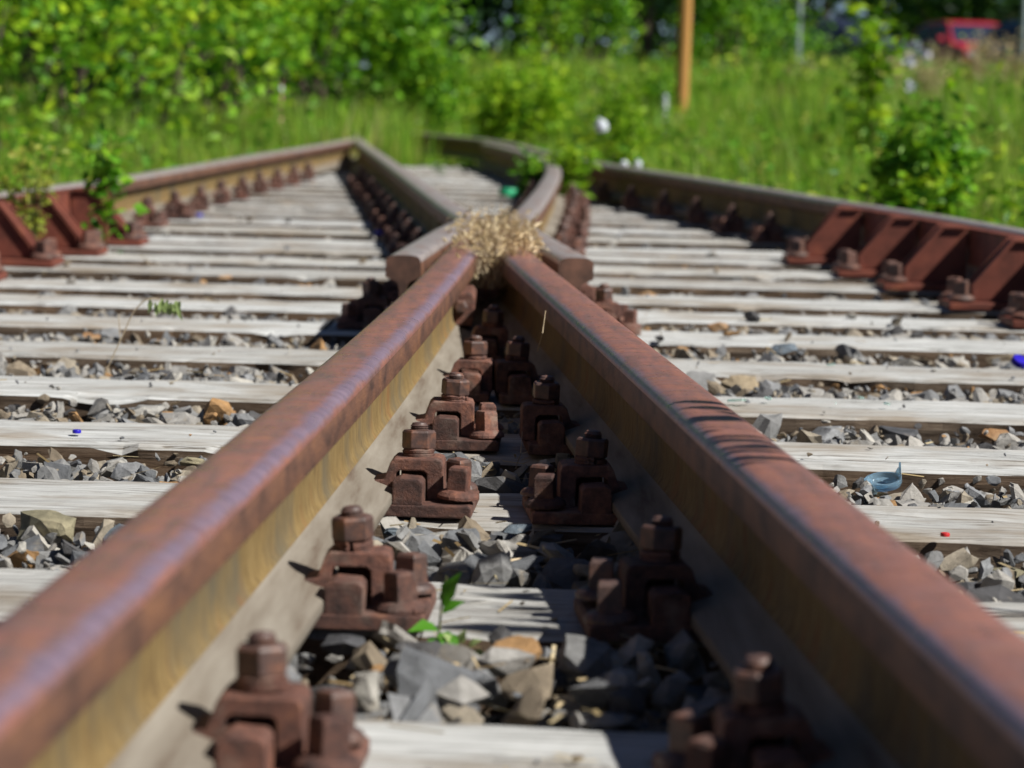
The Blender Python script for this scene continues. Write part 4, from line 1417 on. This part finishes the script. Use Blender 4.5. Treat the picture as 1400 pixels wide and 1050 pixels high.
# ------------------------------------------------------------------ posts
def post(name, px, Y, rad, h, mat, label, cat, lean=0.0, bands=None, taper=.85):
    x = px_x(px, Y)
    z = float(terrain(x, Y)) - .1
    rt = empty(name, (x, Y, z)); tag(rt, label, cat)
    mb = MB(); mb.lathe([(rad, 0), (rad * (1 + taper) / 2, h * .5), (rad * taper, h * .985), (rad * taper * .7, h)], n=16)
    mb.build('shaft', [M[mat]], rt, smooth=True)
    rt.rotation_euler = (0, lean, 0)
    return rt
rt = post('wooden_pole', 921, 20.5, .054, 3.8, 'polewood', 'tall orange-brown wooden pole standing in the grass', 'pole', R(.6))
mb = MB(); mb.lathe([(.056, 0), (.057, .03), (.056, .06)], n=16); q = mb.build('iron_band', [M['galv']], rt, smooth=True); q.location = (0, 0, 3.2)
rt = post('marker_post', 899, 20, .028, .50, 'whitepaint', 'short white marker post beside the wooden pole', 'post')
mb = MB(); mb.lathe([(.025, 0), (.025, .03), (.015, .045)], n=14); q = mb.build('post_cap', [M['galv']], rt, smooth=True); q.location = (0, 0, .49)
rt = post('marker_stake', 376, 19, .020, .76, 'pink', 'thin faded pink stake in front of the hedge', 'stake')
mb = MB(); mb.lathe([(.021, 0), (.021, .03)], n=12); q = mb.build('white_band', [M['whitepaint']], rt); q.location = (0, 0, .68)


def lamp(px, Y, label):
    rt = post('lamp_post', px, Y, .0012 * Y, 6.5, 'galv', label, 'lamp post')
    mb = MB(); mb.tube([(0, 0, 6.45), (.2, -.2, 6.7), (.7, -.6, 6.8)], .035, n=8); mb.build('arm', [M['galv']], rt, smooth=True)
    mb = MB(); mb.prism([(-.12, 0), (.12, 0), (.09, .09), (-.09, .09)], -.3, .3); q = mb.build('lamp_head', [M['galv']], rt, bevel=.02); q.location = (.85, -.72, 6.78)
    q.rotation_euler = (0, 0, R(50))
lamp(1077, 34.5, 'thin grey lamp post above the white bollard')
lamp(1382, 50, 'grey lamp post behind the blue car')
# white rounded bollard at the car park edge
x = px_x(1072, 50); zt = float(terrain(x, 50))
rt = empty('concrete_bollard', (x, 50, zt)); tag(rt, 'rounded white concrete bollard at the car park edge', 'bollard')
mb = MB(); mb.lathe([(.24, 0), (.24, .45), (.22, .6), (.15, .72), (.05, .77)], n=18); mb.build('body', [M['whitepaint']], rt, smooth=True)
mb = MB(); mb.lathe([(.30, 0), (.30, .1), (.26, .13)], n=18); mb.build('base', [M['galv']], rt, smooth=True)


# ------------------------------------------------------------------ cars
def car(px, Y, rz, paint, label):
    x = px_x(px, Y)
    rt = empty('parked_car', (x, Y, float(terrain(x, Y)) - .02), rz)
    tag(rt, label, 'car', 'cars parked beyond the bank')
    # body: lower hull from side profile (y along the car), rounded plan
    side = [(-2.05, .28), (-2.08, .62), (-1.98, .82), (-1.2, .93), (-.2, .96), (1.0, .96), (1.9, .94), (2.06, .80), (2.08, .45), (2.0, .26)]
    mb = MB(); mb.prism(side, -.84, .84, axis='X'); mb.build('body', [paint], rt, bevel=.07, seg=3, smooth=True)
    cab = [(-1.15, .92), (-.45, 1.40), (-.1, 1.46), (.9, 1.45), (1.35, 1.36), (1.85, .92)]
    V, F = [], []
    for s in (-1, 1):
        for y, z in cab:
            t = (z - .92) / .54
            V.append((s * (.80 - .20 * t), y, z))
    n = len(cab)
    F = [tuple(range(n)), tuple(range(2 * n - 1, n - 1, -1))] + [(i, i + 1, n + i + 1, n + i) for i in range(n - 1)]
    mb = MB(); mb.add(V, F); mb.build('roof', [paint], rt, bevel=.04, smooth=True)
    # glazing stands just proud of the cabin
    def quad(name, pts, mat):
        c = sum((Vector(p) for p in pts), Vector()) / len(pts)
        nrm = (Vector(pts[1]) - Vector(pts[0])).cross(Vector(pts[2]) - Vector(pts[0])).normalized()
        if nrm.dot(c - Vector((0, .3, 1.0))) < 0: nrm = -nrm
        vs = [Vector(p) - nrm * .012 for p in pts] + [Vector(p) + nrm * .006 for p in pts]
        k = len(pts)
        fs = [tuple(range(k)), tuple(range(2 * k - 1, k - 1, -1))] + [(i, (i + 1) % k, (i + 1) % k + k, i + k) for i in range(k)]
        mb = MB(); mb.add(vs, fs); return mb.build(name, [mat], rt)
    def cw(z): return .80 - .20 * (z - .92) / .54
    quad('windscreen', [(-.70, -1.08, .97), (.70, -1.08, .97), (.60, -.50, 1.365), (-.60, -.50, 1.365)], M['carglass'])
    quad('rear_window', [(-.68, 1.76, 1.0), (.68, 1.76, 1.0), (.58, 1.40, 1.31), (-.58, 1.40, 1.31)], M['carglass'])
    for s in (-1, 1):
        quad('side_window', [(s * cw(.99), -.90, .99), (s * cw(.99), .28, .99), (s * cw(1.36), .28, 1.36), (s * cw(1.36), -.38, 1.36)], M['carglass'])
        quad('side_window', [(s * cw(.99), .36, .99), (s * cw(.99), 1.5, .99), (s * cw(1.34), 1.2, 1.34), (s * cw(1.36), .36, 1.36)], M['carglass'])
        for y in (-1.3, 1.28):
            mb = MB(); mb.lathe([(.20, -.1), (.30, -.1), (.32, -.06), (.32, .06), (.30, .1), (.2, .1)], n=24)
            w = mb.build('wheel', [M['rubber']], rt, smooth=True); w.location = (s * .80, y, .32); w.rotation_euler = (0, R(90), 0)
            mb = MB(); mb.lathe([(.2, -.04), (.2, .105), (.06, .09), (.05, .11)], n=10)
            q = mb.build('rim', [M['rim']], w); q.scale = (1, 1, s)
        mb = MB(); mb.prism([(s * .48, .60), (s * .76, .62), (s * .76, .76), (s * .5, .74)], -2.10, -2.03); mb.build('headlight', [M['lampglass']], rt, bevel=.01)
        mb = MB(); mb.prism([(s * .55, .66), (s * .78, .66), (s * .78, .86), (s * .6, .86)], 2.03, 2.10); mb.build('tail_light', [M['taillight']], rt, bevel=.01)
        mb = MB(); mb.prism([(s * .82, .98), (s * .98, 1.0), (s * .98, 1.10), (s * .84, 1.10)], -.82, -.72); mb.build('wing_mirror', [paint], rt, bevel=.02)
    mb = MB(); mb.prism([(-.8, .26), (.8, .26), (.8, .46), (-.8, .46)], -2.14, -2.04); mb.build('bumper', [M['rubber']], rt, bevel=.03)
    mb = MB(); mb.prism([(-.8, .26), (.8, .26), (.8, .46), (-.8, .46)], 2.06, 2.14); mb.build('bumper', [M['rubber']], rt, bevel=.03)
    return rt


car(1118, 58, R(62), M['navy'], 'dark navy car parked behind the leafy sapling')
car(1305, 60, R(12), M['redpaint'], 'red car with dark windows parked beyond the dry stalks')
car(1425, 57, R(25), M['bluepaint'], 'blue car parked at the end of the row')

# slender weed standing beside the big shaded rail, its shade falls on rail and sleepers
r = np.random.default_rng(15)
rt = empty('tall_reed', (.92, 2.25, -.06))
tag(rt, 'tall slender reed leaning over the shaded rail from the ballast', 'reed')
mb = MB()
for k in range(3):
    mb.tube([(0, 0, 0), (-.02, .01 * k, .5), (-.05, -.19 + .12 * k, .88), (-.07, -.22 + .15 * k, .98)], [.005, .004, .003, .0015], n=6)
mb.build('stem', [M['stem']], rt, smooth=True)
for k in range(7):
    leaf(rt, (-.07 + r.normal(0, .03), .04 + .035 * (k - 3), .90 + r.normal(0, .02)), (-1, r.normal(0, .12), r.normal(-.1, .1)), r.uniform(.12, .18), r.uniform(.02, .034), 'weed', .2)
for k in range(7):
    leaf(rt, (-.08 + r.normal(0, .03), -.19 + .03 * (k - 3), .88 + r.normal(0, .02)), (-1, r.normal(0, .12), r.normal(-.1, .1)), r.uniform(.12, .2), r.uniform(.014, .024), 'weed', .2)

# ------------------------------------------------------------------ light
EL, AZ = 44.5, 25.0           # sun stands on the car-park side, somewhat behind the camera
sd = Vector((math.cos(R(EL)) * math.cos(R(AZ)), -math.cos(R(EL)) * math.sin(R(AZ)), math.sin(R(EL))))
sun = bpy.data.lights.new('sun', 'SUN')
sun.energy = 5.0
sun.angle = R(.53)
sun.color = (1.0, .965, .90)
so = bpy.data.objects.new('sun', sun)
COL.objects.link(so)
so.rotation_euler = sd.to_track_quat('Z', 'Y').to_euler()
w = bpy.data.worlds.new('World')
S.world = w
w.use_nodes = True
nt = w.node_tree
sky = nt.nodes.new('ShaderNodeTexSky')
sky.sky_type = 'NISHITA'
sky.sun_disc = False
sky.air_density, sky.dust_density, sky.ozone_density = 0.45, 0.1, 1.5
sky.sun_elevation = R(EL)
sky.sun_rotation = math.atan2(sd.x, sd.y)
nt.links.new(sky.outputs[0], nt.nodes['Background'].inputs['Color'])
nt.nodes['Background'].inputs['Strength'].default_value = .05
S.view_settings.view_transform = 'Standard'
S.view_settings.look = 'None'
S.view_settings.exposure = 0.46
S.view_settings.gamma = 1
S.cycles.max_bounces = 6
S.cycles.diffuse_bounces = 2
S.cycles.transparent_max_bounces = 4
S.cycles.use_denoising = True
